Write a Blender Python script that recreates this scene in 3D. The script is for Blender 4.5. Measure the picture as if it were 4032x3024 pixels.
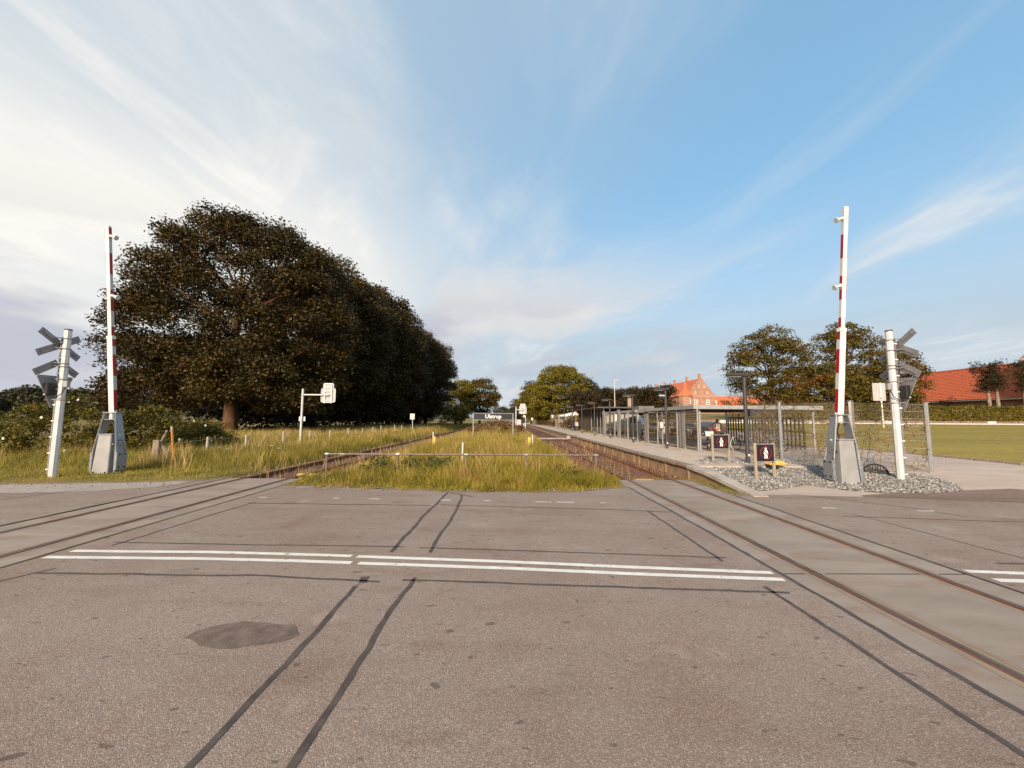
import bpy, bmesh, math, random
import numpy as np
from mathutils import Vector, Matrix
for o in list(bpy.data.objects): bpy.data.objects.remove(o)
S = bpy.context.scene
COL = S.collection
R = math.radians
random.seed(7)
RNG = np.random.default_rng(11)

# ------------------------------------------------------------------ camera
F, CAMH = 1540.0, 1.95
pitch = math.atan(139/F); yaw = math.atan(16/F); roll = R(0.35)
fw = Vector((math.sin(yaw)*math.cos(pitch), math.cos(yaw)*math.cos(pitch), math.sin(pitch)))
rt = Vector((math.cos(yaw), -math.sin(yaw), 0)); up = rt.cross(fw)
r2 = rt*math.cos(roll)+up*math.sin(roll); u2 = up*math.cos(roll)-rt*math.sin(roll)
cd = bpy.data.cameras.new('camera'); cam = bpy.data.objects.new('camera', cd); COL.objects.link(cam)
cd.sensor_width = 36; cd.lens = F/4032*36; cd.clip_start = .05; cd.clip_end = 6000
m = Matrix((r2, u2, -fw)).transposed().to_4x4(); m.translation = (0, 0, CAMH); cam.matrix_world = m
S.camera = cam
S.render.resolution_x, S.render.resolution_y = 1024, 768

# ------------------------------------------------------------------ light
SUN_AZ, SUN_EL = 200.0, 24.0          # azimuth clockwise from +Y: behind the camera, a little left
S.view_settings.view_transform = 'Standard'; S.view_settings.look = 'None'
S.view_settings.exposure = 0.72; S.view_settings.gamma = 1.0; S.view_settings.use_curve_mapping = False
sl = bpy.data.lights.new('sun', 'SUN'); sun = bpy.data.objects.new('sun', sl); COL.objects.link(sun)
sl.energy = 3.6; sl.angle = R(8); sl.color = (1, .83, .64)
sdir = Vector((math.sin(R(SUN_AZ))*math.cos(R(SUN_EL)), math.cos(R(SUN_AZ))*math.cos(R(SUN_EL)), math.sin(R(SUN_EL))))
sun.rotation_euler = sdir.to_track_quat('Z', 'Y').to_euler(); sun.location = sdir*60
W = bpy.data.worlds.new('World'); S.world = W; W.use_nodes = True
nt = W.node_tree; N = nt.nodes; N.clear()
def nn(t, **k):
    n = N.new(t)
    for a, b in k.items(): setattr(n, a, b)
    return n
def lk(a, b): nt.links.new(a, b)
def mth(op, a, b=None, c=None):
    n = nn('ShaderNodeMath', operation=op)
    for i, v in enumerate((a, b, c)):
        if v is None: continue
        if isinstance(v, (int, float)): n.inputs[i].default_value = v
        else: lk(v, n.inputs[i])
    return n.outputs[0]
sky = nn('ShaderNodeTexSky', sky_type='NISHITA'); sky.sun_disc = False
sky.sun_elevation = R(SUN_EL); sky.sun_rotation = R(SUN_AZ); sky.air_density = 1.0; sky.dust_density = .6; sky.ozone_density = 1.0
tc = nn('ShaderNodeTexCoord'); sep = nn('ShaderNodeSeparateXYZ'); lk(tc.outputs['Generated'], sep.inputs[0])
den = mth('ADD', mth('MAXIMUM', sep.outputs[2], 0), .12)
px = mth('DIVIDE', sep.outputs[0], den); py = mth('DIVIDE', sep.outputs[1], den)
cmb = nn('ShaderNodeCombineXYZ'); lk(px, cmb.inputs[0]); lk(py, cmb.inputs[1])
def cloud(rot, scl, nscale, det, rough, dist, off=0):
    mp = nn('ShaderNodeMapping'); mp.inputs['Rotation'].default_value = (0, 0, R(rot)); mp.inputs['Scale'].default_value = scl; mp.inputs['Location'].default_value = (off, off*.7, 0)
    lk(cmb.outputs[0], mp.inputs[0]); t = nn('ShaderNodeTexNoise'); lk(mp.outputs[0], t.inputs['Vector'])
    t.inputs['Scale'].default_value = nscale; t.inputs['Detail'].default_value = det; t.inputs['Roughness'].default_value = rough; t.inputs['Distortion'].default_value = dist
    return t.outputs[0]
def ramp01(v, a, b):
    n = nn('ShaderNodeMapRange', interpolation_type='SMOOTHSTEP'); lk(v, n.inputs[0]); n.inputs[1].default_value = a; n.inputs[2].default_value = b
    return n.outputs[0]
BOFF = 2.3
streak = cloud(14, (1.15, .42, 1), .75, 6, .5, 1.1)
broad = cloud(10, (1.0, .55, 1), .38, 5, .5, .5, 3.1)
fine = cloud(18, (2.0, .7, 1), 1.5, 8, .6, 1.2, 1.7)
# a thin blue-white veil thickens towards the left and the horizon; brighter cirrus lies in it
lft = ramp01(sep.outputs[0], .50, -.55); hor = ramp01(sep.outputs[2], .52, .02)
wis = ramp01(streak, .42, .66); fib = ramp01(fine, .44, .70); brd = ramp01(broad, .34, .68)
def clamp1(v): return mth('MINIMUM', mth('MAXIMUM', v, 0.), 1.)
veil = clamp1(mth('ADD', mth('ADD', mth('MULTIPLY', lft, .62), mth('MULTIPLY', hor, .88)), mth('ADD', mth('MULTIPLY', brd, .16), mth('ADD', mth('MULTIPLY', wis, .30), .15))))
midl = mth('MULTIPLY', mth('MULTIPLY', ramp01(sep.outputs[0], .12, -.50), ramp01(sep.outputs[2], .62, .36)), ramp01(sep.outputs[2], .06, .22))
white = clamp1(mth('ADD', mth('ADD', mth('MULTIPLY', midl, mth('MULTIPLY_ADD', brd, .50, .55)), mth('MULTIPLY', wis, .22)), mth('MULTIPLY', mth('MULTIPLY', fib, wis), .50)))
# a soft lavender-grey bank with a bright upper rim low in the middle and left
def low(off, sx, sz, sc, det):
    c = nn('ShaderNodeCombineXYZ'); lk(mth('MULTIPLY', sep.outputs[0], sx), c.inputs[0]); lk(mth('MULTIPLY_ADD', mth('MULTIPLY', sep.outputs[0], -.10), sz, mth('MULTIPLY_ADD', sep.outputs[2], sz, off)), c.inputs[1]); lk(mth('MULTIPLY', sep.outputs[1], .6), c.inputs[2])
    t = nn('ShaderNodeTexNoise'); lk(c.outputs[0], t.inputs['Vector']); t.inputs['Scale'].default_value = sc; t.inputs['Detail'].default_value = det; t.inputs['Roughness'].default_value = .5; t.inputs['Distortion'].default_value = .4
    return t.outputs[0]
ln = low(BOFF, 1.6, 5.5, 1.25, 6); ln2 = low(BOFF-.30, 1.6, 5.5, 1.25, 6)
lowz = mth('MULTIPLY', ramp01(sep.outputs[2], .46, .26), ramp01(sep.outputs[0], .62, .12))
rim = mth('MULTIPLY', ramp01(ln, .46, .58), lowz)
bank = mth('MULTIPLY', ramp01(ln2, .43, .60), mth('MULTIPLY', lowz, ramp01(sep.outputs[2], .34, .20)))
def mixc(f, A, B, k=1.):
    n = nn('ShaderNodeMix', data_type='RGBA'); lk(mth('MULTIPLY', f, k), n.inputs[0])
    for i, q in ((6, A), (7, B)):
        if isinstance(q, tuple): n.inputs[i].default_value = (*q, 1)
        else: lk(q, n.inputs[i])
    return n.outputs[2]
tint = nn('ShaderNodeMix', data_type='RGBA', blend_type='MULTIPLY'); tint.inputs[0].default_value = 1; lk(sky.outputs[0], tint.inputs[6]); tint.inputs[7].default_value = (1.25, 1.72, 1.72, 1)
col = mixc(veil, mixc(mth('MAXIMUM', hor, .65), tint.outputs[2], (1.22, 2.75, 4.35)), (3.35, 3.90, 4.40), .92)
col = mixc(white, col, (6.3, 6.05, 5.6), .9)
col = mixc(rim, col, (4.9, 4.7, 4.6), .7)
col = mixc(bank, col, (3.1, 3.25, 3.8), .85)
bg = nn('ShaderNodeBackground'); bg.inputs[1].default_value = .10; lk(col, bg.inputs[0])
wo = nn('ShaderNodeOutputWorld'); lk(bg.outputs[0], wo.inputs[0])

# ------------------------------------------------------------------ materials
MATS = {}
def base_mat(name):
    m = bpy.data.materials.new(name); m.use_nodes = True; t = m.node_tree
    return m, t, t.nodes['Principled BSDF']
def mat(name, c, rough=.7, metal=0., c2=None, scale=3., det=5, lo=.35, hi=.65, bump=0., bscale=60., spec=.4, isl=0., stretch=None, c3=None, s3=20., lo3=.55, hi3=.7):
    """principled with a noise-driven second colour, an optional third, fine bump; isl = tint per mesh island"""
    if name in MATS: return MATS[name]
    m, t, p = base_mat(name); n = t.nodes; L = t.links.new
    g = n.new('ShaderNodeNewGeometry'); pos = g.outputs['Position']
    if stretch:
        mp = n.new('ShaderNodeMapping'); mp.inputs['Scale'].default_value = stretch; L(pos, mp.inputs[0]); pos = mp.outputs[0]
    c2 = c2 or tuple(x*.8 for x in c)
    def noi(sc, d=5):
        x = n.new('ShaderNodeTexNoise'); L(pos, x.inputs['Vector']); x.inputs['Scale'].default_value = sc; x.inputs['Detail'].default_value = d; x.inputs['Roughness'].default_value = .6
        return x.outputs[0]
    def mr(v, a, b):
        x = n.new('ShaderNodeMapRange'); L(v, x.inputs[0]); x.inputs[1].default_value = a; x.inputs[2].default_value = b; return x.outputs[0]
    def mix(f, a, b):
        x = n.new('ShaderNodeMix'); x.data_type = 'RGBA'; L(f, x.inputs[0])
        for i, v in ((6, a), (7, b)):
            if isinstance(v, tuple): x.inputs[i].default_value = (*v[:3], 1)
            else: L(v, x.inputs[i])
        return x.outputs[2]
    out = mix(mr(noi(scale, det), lo, hi), c, c2)
    if c3: out = mix(mr(noi(s3, 6), lo3, hi3), out, c3)
    if isl:
        h = n.new('ShaderNodeHueSaturation'); L(out, h.inputs['Color'])
        a = n.new('ShaderNodeMapRange'); L(g.outputs['Random Per Island'], a.inputs[0]); a.inputs[3].default_value = 1-isl; a.inputs[4].default_value = 1+isl; L(a.outputs[0], h.inputs['Value']); out = h.outputs[0]
    L(out, p.inputs['Base Color'])
    p.inputs['Roughness'].default_value = rough; p.inputs['Metallic'].default_value = metal; p.inputs['Specular IOR Level'].default_value = spec
    if bump:
        b = n.new('ShaderNodeBump'); b.inputs['Strength'].default_value = bump; b.inputs['Distance'].default_value = .02; L(noi(bscale, 4), b.inputs['Height']); L(b.outputs[0], p.inputs['Normal'])
    MATS[name] = m; return m

def leaf_mat(name, cols, autumn=None, transl=.25, nscale=.35, rough=.55):
    """leaf: colour per leaf from a ramp plus clump-sized noise; a little light comes through"""
    if name in MATS: return MATS[name]
    m, t, p = base_mat(name); n = t.nodes; L = t.links.new
    g = n.new('ShaderNodeNewGeometry')
    nz = n.new('ShaderNodeTexNoise'); L(g.outputs['Position'], nz.inputs['Vector']); nz.inputs['Scale'].default_value = nscale; nz.inputs['Detail'].default_value = 4
    ad = n.new('ShaderNodeMath'); ad.operation = 'MULTIPLY_ADD'; L(g.outputs['Random Per Island'], ad.inputs[0]); ad.inputs[1].default_value = .5; L(nz.outputs[0], ad.inputs[2])
    sb = n.new('ShaderNodeMapRange'); L(ad.outputs[0], sb.inputs[0]); sb.inputs[1].default_value = .38; sb.inputs[2].default_value = 1.12
    cr = n.new('ShaderNodeValToRGB'); L(sb.outputs[0], cr.inputs[0]); e = cr.color_ramp.elements
    while len(e) < len(cols): e.new(.5)
    for i, c in enumerate(cols): e[i].position = i/(len(cols)-1); e[i].color = (*c, 1)
    out = cr.outputs[0]
    if autumn:
        ac, a0, a1, sc = autumn
        n2 = n.new('ShaderNodeTexNoise'); L(g.outputs['Position'], n2.inputs['Vector']); n2.inputs['Scale'].default_value = sc; n2.inputs['Detail'].default_value = 5
        r = n.new('ShaderNodeMapRange'); L(n2.outputs[0], r.inputs[0]); r.inputs[1].default_value = a0; r.inputs[2].default_value = a1
        x = n.new('ShaderNodeMix'); x.data_type = 'RGBA'; L(r.outputs[0], x.inputs[0]); L(out, x.inputs[6]); x.inputs[7].default_value = (*ac, 1); out = x.outputs[2]
    L(out, p.inputs['Base Color']); p.inputs['Roughness'].default_value = rough; p.inputs['Specular IOR Level'].default_value = .3
    tr = n.new('ShaderNodeBsdfTranslucent'); L(out, tr.inputs[0]); ms = n.new('ShaderNodeMixShader'); ms.inputs[0].default_value = transl
    L(p.outputs[0], ms.inputs[1]); L(tr.outputs[0], ms.inputs[2]); L(ms.outputs[0], n['Material Output'].inputs[0])
    MATS[name] = m; return m

def asphalt_mat(name, dark, mid, light, stain, chip=62.):
    m, t, p = base_mat(name); n = t.nodes; L = t.links.new
    g = n.new('ShaderNodeNewGeometry'); pos = g.outputs['Position']
    v = n.new('ShaderNodeTexVoronoi'); L(pos, v.inputs['Vector']); v.inputs['Scale'].default_value = chip
    sp = n.new('ShaderNodeSeparateColor'); L(v.outputs['Color'], sp.inputs[0])
    cr = n.new('ShaderNodeValToRGB'); L(sp.outputs[0], cr.inputs[0]); e = cr.color_ramp.elements
    for i, (q, c) in enumerate(((0, dark), (.30, tuple(a*.6+b*.4 for a, b in zip(dark, mid))), (.62, mid), (.90, light), (1, tuple(min(.75, x*1.4) for x in light)))):
        if i > 1: e.new(q)
        e[i].position = q; e[i].color = (*c, 1)
    def noi(sc, d, strch=None, rg=.6):
        x = n.new('ShaderNodeTexNoise'); x.inputs['Scale'].default_value = sc; x.inputs['Detail'].default_value = d; x.inputs['Roughness'].default_value = rg
        if strch:
            mp = n.new('ShaderNodeMapping'); mp.inputs['Scale'].default_value = strch; L(pos, mp.inputs[0]); L(mp.outputs[0], x.inputs['Vector'])
        else: L(pos, x.inputs['Vector'])
        return x.outputs[0]
    def mr(vv, a, b, lo=0., hi=1.):
        x = n.new('ShaderNodeMapRange'); L(vv, x.inputs[0]); x.inputs[1].default_value = a; x.inputs[2].default_value = b; x.inputs[3].default_value = lo; x.inputs[4].default_value = hi; return x.outputs[0]
    def mixc(f, a, b, bt='MIX'):
        x = n.new('ShaderNodeMix'); x.data_type = 'RGBA'; x.blend_type = bt; L(f, x.inputs[0])
        for i, q in ((6, a), (7, b)):
            if isinstance(q, tuple): x.inputs[i].default_value = (*q, 1)
            else: L(q, x.inputs[i])
        return x.outputs[2]
    out = cr.outputs[0]
    out = mixc(mr(noi(.33, 4), .40, .66, 0, .55), out, stain, 'MULTIPLY')            # broad worn areas
    out = mixc(mr(noi(.55, 5, (.16, 1, 1)), .50, .70, 0, .45), out, (.62, .55, .50), 'MULTIPLY')   # wheel tracks along the road
    out = mixc(mr(noi(8., 2, (.55, 1, 1)), .665, .70, 0, .7), out, tuple(x*.45 for x in dark))      # small dark spots of bitumen
    out = mixc(mr(noi(1.1, 6), .50, .72, 0, .45), out, (.80, .64, .53), 'MULTIPLY')   # brownish stains
    out = mixc(mr(noi(2.6, 6, (.35, 1, 1)), .56, .70, 0, .45), out, (.60, .52, .47), 'MULTIPLY')   # dragged dirt
    out = mixc(mr(noi(.9, 4), .62, .70, 0, .30), out, tuple(min(.6, x*1.25) for x in light))       # polished pale areas
    out = mixc(mr(noi(16., 2), .72, .76, 0, .6), out, tuple(min(.7, x*1.25) for x in light))
    L(out, p.inputs['Base Color']); p.inputs['Roughness'].default_value = .82; p.inputs['Specular IOR Level'].default_value = .35
    b = n.new('ShaderNodeBump'); b.inputs['Strength'].default_value = .55; b.inputs['Distance'].default_value = .006
    L(v.outputs['Distance'], b.inputs['Height']); b.invert = True; L(b.outputs[0], p.inputs['Normal'])
    MATS[name] = m; return m

def brick_mat(name, c1, c2, mortar, scale=1.):
    if name in MATS: return MATS[name]
    m, t, p = base_mat(name); n = t.nodes; L = t.links.new
    g = n.new('ShaderNodeNewGeometry'); s = n.new('ShaderNodeSeparateXYZ'); L(g.outputs['Position'], s.inputs[0])
    ad = n.new('ShaderNodeMath'); L(s.outputs[0], ad.inputs[0]); L(s.outputs[1], ad.inputs[1])
    c = n.new('ShaderNodeCombineXYZ'); L(ad.outputs[0], c.inputs[0]); L(s.outputs[2], c.inputs[1])
    b = n.new('ShaderNodeTexBrick'); L(c.outputs[0], b.inputs['Vector']); b.inputs['Scale'].default_value = 4*scale
    b.inputs['Color1'].default_value = (*c1, 1); b.inputs['Color2'].default_value = (*c2, 1); b.inputs['Mortar'].default_value = (*mortar, 1); b.inputs['Mortar Size'].default_value = .012
    nz = n.new('ShaderNodeTexNoise'); L(g.outputs['Position'], nz.inputs['Vector']); nz.inputs['Scale'].default_value = .5; nz.inputs['Detail'].default_value = 6
    r = n.new('ShaderNodeMapRange'); L(nz.outputs[0], r.inputs[0]); r.inputs[1].default_value = .35; r.inputs[2].default_value = .7; r.inputs[3].default_value = .78; r.inputs[4].default_value = 1.15
    h = n.new('ShaderNodeHueSaturation'); L(b.outputs[0], h.inputs['Color']); L(r.outputs[0], h.inputs['Value']); L(h.outputs[0], p.inputs['Base Color']); p.inputs['Roughness'].default_value = .85
    MATS[name] = m; return m

def glass_mat(name, tint, stripe=None, gloss=.10):
    if name in MATS: return MATS[name]
    m, t, p = base_mat(name); n = t.nodes; L = t.links.new; n.remove(p)
    tr = n.new('ShaderNodeBsdfTransparent'); tr.inputs[0].default_value = (*tint, 1)
    if stripe:
        g = n.new('ShaderNodeNewGeometry'); w = n.new('ShaderNodeTexWave'); w.bands_direction = 'Z'; w.inputs['Scale'].default_value = 2.6; w.inputs['Distortion'].default_value = .6; L(g.outputs['Position'], w.inputs[0])
        r = n.new('ShaderNodeMapRange'); L(w.outputs['Fac'], r.inputs[0]); r.inputs[1].default_value = .55; r.inputs[2].default_value = .8
        x = n.new('ShaderNodeMix'); x.data_type = 'RGBA'; L(r.outputs[0], x.inputs[0]); x.inputs[6].default_value = (*tint, 1); x.inputs[7].default_value = (*stripe, 1); L(x.outputs[2], tr.inputs[0])
    gl = n.new('ShaderNodeBsdfGlossy'); gl.inputs['Roughness'].default_value = .05
    df = n.new('ShaderNodeBsdfDiffuse'); df.inputs[0].default_value = (.30, .28, .26, 1)
    lw = n.new('ShaderNodeLayerWeight'); lw.inputs[0].default_value = .25
    ml = n.new('ShaderNodeMath'); ml.operation = 'MULTIPLY_ADD'; L(lw.outputs['Fresnel'], ml.inputs[0]); ml.inputs[1].default_value = .14; ml.inputs[2].default_value = gloss*.2
    a = n.new('ShaderNodeMixShader'); L(ml.outputs[0], a.inputs[0]); L(tr.outputs[0], a.inputs[1]); L(gl.outputs[0], a.inputs[2])
    b = n.new('ShaderNodeMixShader'); b.inputs[0].default_value = .10 if stripe else .04; L(a.outputs[0], b.inputs[1]); L(df.outputs[0], b.inputs[2]); L(b.outputs[0], n['Material Output'].inputs[0])
    MATS[name] = m; return m

M_ASPH = asphalt_mat('asphalt', (.215, .158, .126), (.305, .229, .185), (.385, .300, .248), (.80, .70, .63), 150.)
M_TAR = asphalt_mat('red_brown_tarmac', (.165, .105, .080), (.23, .150, .115), (.31, .215, .17), (.86, .80, .76), 85.)
M_PATCH = mat('patch_asphalt', (.125, .085, .065), .9, c2=(.20, .145, .115), scale=7, bump=.4, bscale=90, c3=(.26, .22, .19), s3=70, lo3=.62, hi3=.7)
M_SEAL = mat('bitumen_seal', (.060, .043, .037), .65, c2=(.105, .078, .064), scale=6, c3=(.20, .17, .15), s3=38, lo3=.66, hi3=.72)
M_LINE = mat('road_paint', (.80, .76, .68), .6, c2=(.68, .63, .56), scale=5, c3=(.34, .29, .26), s3=9, lo3=.60, hi3=.68)
M_CONC = mat('crossing_concrete', (.350, .276, .222), .78, c2=(.262, .202, .160), scale=1.6, det=10, bump=.25, bscale=140, stretch=(.35, 1, 1), c3=(.25, .155, .105), s3=2.2, lo3=.54, hi3=.72)
M_CONC2 = mat('pale_concrete', (.46, .40, .34), .85, c2=(.36, .30, .25), scale=1.6, det=8, bump=.2, bscale=60, c3=(.30, .20, .14), s3=3, lo3=.58, hi3=.75)
M_WALLC = mat('stained_concrete', (.34, .215, .125), .9, c2=(.23, .135, .075), scale=1.7, det=8, bump=.3, bscale=40, c3=(.12, .07, .045), s3=2.3, lo3=.58, hi3=.72)
M_COPE = mat('coping_concrete', (.30, .215, .155), .9, c2=(.20, .135, .095), scale=3, det=8, bump=.4, bscale=50, c3=(.12, .085, .06), s3=6, lo3=.56, hi3=.7)
M_PAVE = mat('paving_concrete', (.50, .405, .320), .85, c2=(.415, .325, .250), scale=1.2, det=8, bump=.15, bscale=70, isl=.06)
M_PATHC = mat('path_pavers', (.49, .385, .31), .85, c2=(.40, .305, .24), scale=.9, det=8, bump=.15, bscale=60, stretch=(.5, 2, 1))
M_SHOULD = mat('pale_grit', (.44, .37, .31), .95, c2=(.33, .26, .21), scale=6, det=8, bump=.5, bscale=60, c3=(.22, .15, .11), s3=14)
M_RAILSIDE = mat('rail_rust', (.26, .098, .042), .8, .1, c2=(.16, .062, .034), scale=5, bump=.2)
M_RAILTOP = mat('rail_head', (.20, .135, .115), .42, .75, c2=(.13, .075, .06), scale=3, stretch=(8, .6, 1))
M_SLEEP = mat('sleeper_wood', (.115, .062, .040), .9, c2=(.065, .036, .026), scale=8, bump=.4, bscale=30)
M_BALL = mat('ballast_brown', (.29, .150, .090), .95, c2=(.17, .088, .056), scale=14, det=8, bump=1., bscale=26, c3=(.29, .20, .14), s3=19)
M_BALL2 = mat('ballast_stone', (.215, .108, .064), .9, c2=(.13, .066, .042), scale=6, isl=.30)
M_GRAV = mat('grey_stone', (.36, .33, .30), .88, c2=(.18, .165, .15), scale=6, isl=.60, bump=.2, bscale=30)
M_GRAVB = mat('gravel_bed', (.22, .20, .185), .95, c2=(.11, .10, .092), scale=20, det=6, bump=1, bscale=28)
M_DIRT = mat('edge_dirt', (.19, .125, .065), .95, c2=(.27, .20, .13), scale=9, det=8, bump=.6, bscale=40)
M_EARTH = mat('earth', (.12, .085, .045), .95, c2=(.085, .062, .03), scale=2, bump=.5, bscale=14)
M_FIELD = mat('meadow_ground', (.24, .165, .03), .95, c2=(.16, .11, .026), scale=.35, det=8, bump=.5, bscale=9)
M_LAWN = mat('mown_lawn', (.32, .235, .034), .9, c2=(.225, .165, .026), scale=.22, det=8, bump=.7, bscale=16, stretch=(.10, 1, 1), c3=(.19, .140, .024), s3=1.1, lo3=.48, hi3=.70)
M_GALV = mat('galvanised_steel', (.47, .46, .445), .48, .55, c2=(.37, .365, .36), scale=7, det=3, bump=.05, bscale=30)
M_GALV2 = mat('spangled_zinc', (.38, .39, .40), .45, .6, c2=(.27, .285, .30), scale=22, det=2, lo=.42, hi=.58)
M_CABI = mat('grey_cabinet_paint', (.37, .36, .345), .55, .15, c2=(.29, .28, .27), scale=2.2, det=7, bump=.05, bscale=25)
M_WHITE = mat('white_paint', (.80, .775, .72), .45, c2=(.72, .69, .635), scale=2.4, det=6)
M_POLEW = mat('weathered_white_pole', (.68, .66, .63), .5, .1, c2=(.56, .54, .52), scale=3, det=7)
M_REFL = mat('reflective_white', (.55, .545, .53), .5, c2=(.49, .485, .475), scale=9)
M_RED = mat('reflective_red', (.37, .012, .018), .45, c2=(.30, .010, .015), scale=6)
M_SIGNB = mat('aluminium_sign_back', (.31, .295, .295), .5, .3, c2=(.24, .225, .228), scale=4, det=6)
M_SIGNP = mat('pale_sign_back', (.60, .57, .54), .5, .3, c2=(.52, .49, .47), scale=4)
M_BLACK = mat('black_plastic', (.018, .015, .015), .5)
M_ORANGE = mat('orange_paint', (.62, .24, .035), .55, c2=(.48, .17, .03), scale=12)
M_YELLOW = mat('yellow_paint', (.74, .50, .13), .55, c2=(.58, .36, .08), scale=9)
M_WOODG = mat('grey_weathered_wood', (.30, .235, .18), .9, c2=(.20, .15, .115), scale=9, stretch=(2, 2, .4), bump=.5, bscale=20)
M_WOODP = mat('pale_post_wood', (.40, .31, .215), .85, c2=(.30, .225, .15), scale=9, stretch=(3, 3, .5))
M_POSTW = mat('whitewashed_post', (.56, .50, .42), .85, c2=(.38, .33, .27), scale=9, stretch=(2, 2, .5))
M_RUSTP = mat('rusty_pipe', (.25, .185, .14), .65, .3, c2=(.17, .12, .088), scale=8, c3=(.36, .31, .27), s3=2.2, lo3=.60, hi3=.66)
M_DARKG = mat('dark_grey_steel', (.080, .070, .066), .5, .3, c2=(.060, .053, .050), scale=4)
M_SHELG = mat('shelter_grey', (.235, .215, .205), .5, .35, c2=(.18, .165, .158), scale=3)
M_SHELL = mat('light_frame_steel', (.46, .44, .42), .5, .4, c2=(.38, .36, .345), scale=4)
M_NAVY = mat('navy_sign', (.017, .016, .026), .5, c2=(.013, .012, .020), scale=3)
M_TEXT = mat('white_lettering', (.85, .83, .78), .5)
M_REDSYM = mat('sign_red', (.26, .018, .030), .5)
M_BARK = mat('bark', (.085, .048, .030), .95, c2=(.045, .026, .018), scale=5, bump=.8, bscale=14, stretch=(2, 2, .5))
M_BARKO = mat('orange_brown_bark', (.16, .075, .036), .95, c2=(.075, .038, .022), scale=2.2, det=8, bump=.8, bscale=11, stretch=(2, 2, .6))  # warmer, lighter bark colour for the largest tree
M_BARKP = mat('pale_bark', (.30, .24, .18), .9, c2=(.20, .155, .115), scale=3, bump=.5, bscale=14)
M_VINE = mat('vine_stem', (.175, .105, .045), .9, c2=(.22, .155, .06), scale=6)
M_TILE = mat('orange_roof_tile', (.50, .120, .045), .8, c2=(.36, .080, .034), scale=2.2, det=7, isl=.05)
M_TILE2 = mat('manor_roof_tile', (.60, .165, .070), .85, c2=(.49, .125, .055), scale=.5, det=7)
M_BRICK = brick_mat('pink_brick', (.44, .225, .155), (.37, .175, .115), (.40, .27, .20))
M_BRICK2 = brick_mat('brown_brick', (.33, .135, .070), (.26, .10, .055), (.30, .20, .14))
M_PLAST = mat('stone_band', (.50, .29, .21), .85, c2=(.43, .24, .17), scale=1)
M_PANE = mat('dark_window_pane', (.05, .055, .065), .12, spec=.8)
M_WOODD = mat('dark_timber_cladding', (.105, .078, .055), .85, c2=(.065, .048, .035), scale=4, stretch=(3, 3, .3))
M_GLASS = glass_mat('screen_glass', (.80, .76, .70), (.52, .48, .44))
M_GLASS2 = glass_mat('clear_glass', (.80, .79, .76))
M_FROST = mat('frosted_board', (.23, .215, .205), .4, c2=(.20, .185, .178), scale=3)
M_RUBBER = mat('rubber', (.025, .022, .021), .85)
M_CHROME = mat('bike_metal', (.42, .41, .40), .35, .8)
M_BIKEB = mat('bike_black', (.03, .024, .026), .4)
M_BIKEP = mat('bike_plum', (.085, .035, .05), .4)
M_SKIN = mat('skin', (.42, .24, .17), .6)
M_VEST = mat('hi_vis_orange', (.80, .22, .13), .7, c2=(.70, .18, .10), scale=14)
M_CLOTH = mat('brown_trousers', (.10, .068, .055), .9)
M_HAIR = mat('dark_hair', (.035, .02, .015), .7)

G_COLS = [(.070, .066, .008), (.190, .162, .016), (.33, .26, .030), (.52, .36, .085)]
M_GRASS = leaf_mat('grass_blade', G_COLS, ((.40, .225, .075), .55, .72, .55), .30, .8)
M_GRASSV = leaf_mat('verge_grass', [(.066, .064, .009), (.170, .148, .016), (.29, .23, .028), (.44, .31, .06)], ((.30, .19, .06), .60, .76, .6), .30, .8)
M_STRAW = leaf_mat('straw_stalk', [(.36, .22, .065), (.50, .33, .11), (.60, .42, .17)], None, .25, .8)
M_DOCK = leaf_mat('dock_seed', [(.085, .042, .018), (.145, .072, .028), (.20, .105, .04)], None, .15, .8)
M_HERB = leaf_mat('broad_herb', [(.045, .055, .014), (.095, .105, .022), (.155, .150, .035)], None, .2, 1.5)
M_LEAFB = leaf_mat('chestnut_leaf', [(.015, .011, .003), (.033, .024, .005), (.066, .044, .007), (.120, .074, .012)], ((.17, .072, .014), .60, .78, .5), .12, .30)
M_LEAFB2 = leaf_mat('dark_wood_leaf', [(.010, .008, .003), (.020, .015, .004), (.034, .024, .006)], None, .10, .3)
M_LEAFC = leaf_mat('yellow_green_leaf', [(.100, .085, .010), (.200, .160, .018), (.29, .22, .028)], ((.20, .12, .022), .62, .78, .3), .22, .3)
M_LEAFA = leaf_mat('autumn_leaf', [(.055, .046, .007), (.115, .088, .011), (.175, .122, .016)], ((.30, .115, .018), .56, .72, .22), .22, .3)
M_LEAFH = leaf_mat('hedge_leaf', [(.055, .050, .007), (.150, .120, .012), (.26, .195, .020)], None, .18, 1.2)
M_LEAFR = leaf_mat('rose_leaf', [(.028, .026, .004), (.110, .090, .009), (.27, .20, .018)], ((.22, .16, .03), .62, .74, .9), .2, .9)
M_LEAFD = leaf_mat('clipped_dark_leaf', [(.022, .016, .006), (.045, .032, .009), (.075, .048, .012)], ((.12, .055, .016), .58, .72, .5), .12, .5)
M_LEAFF = leaf_mat('far_leaf', [(.034, .034, .016), (.056, .052, .022), (.080, .068, .028)], None, .1, .05)
M_LEAFRED = leaf_mat('russet_shrub', [(.055, .028, .010), (.11, .052, .016), (.16, .080, .024)], ((.07, .065, .014), .5, .62, .6), .2, .6)
M_FLOWER = mat('white_petals', (.82, .80, .74), .6)
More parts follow.
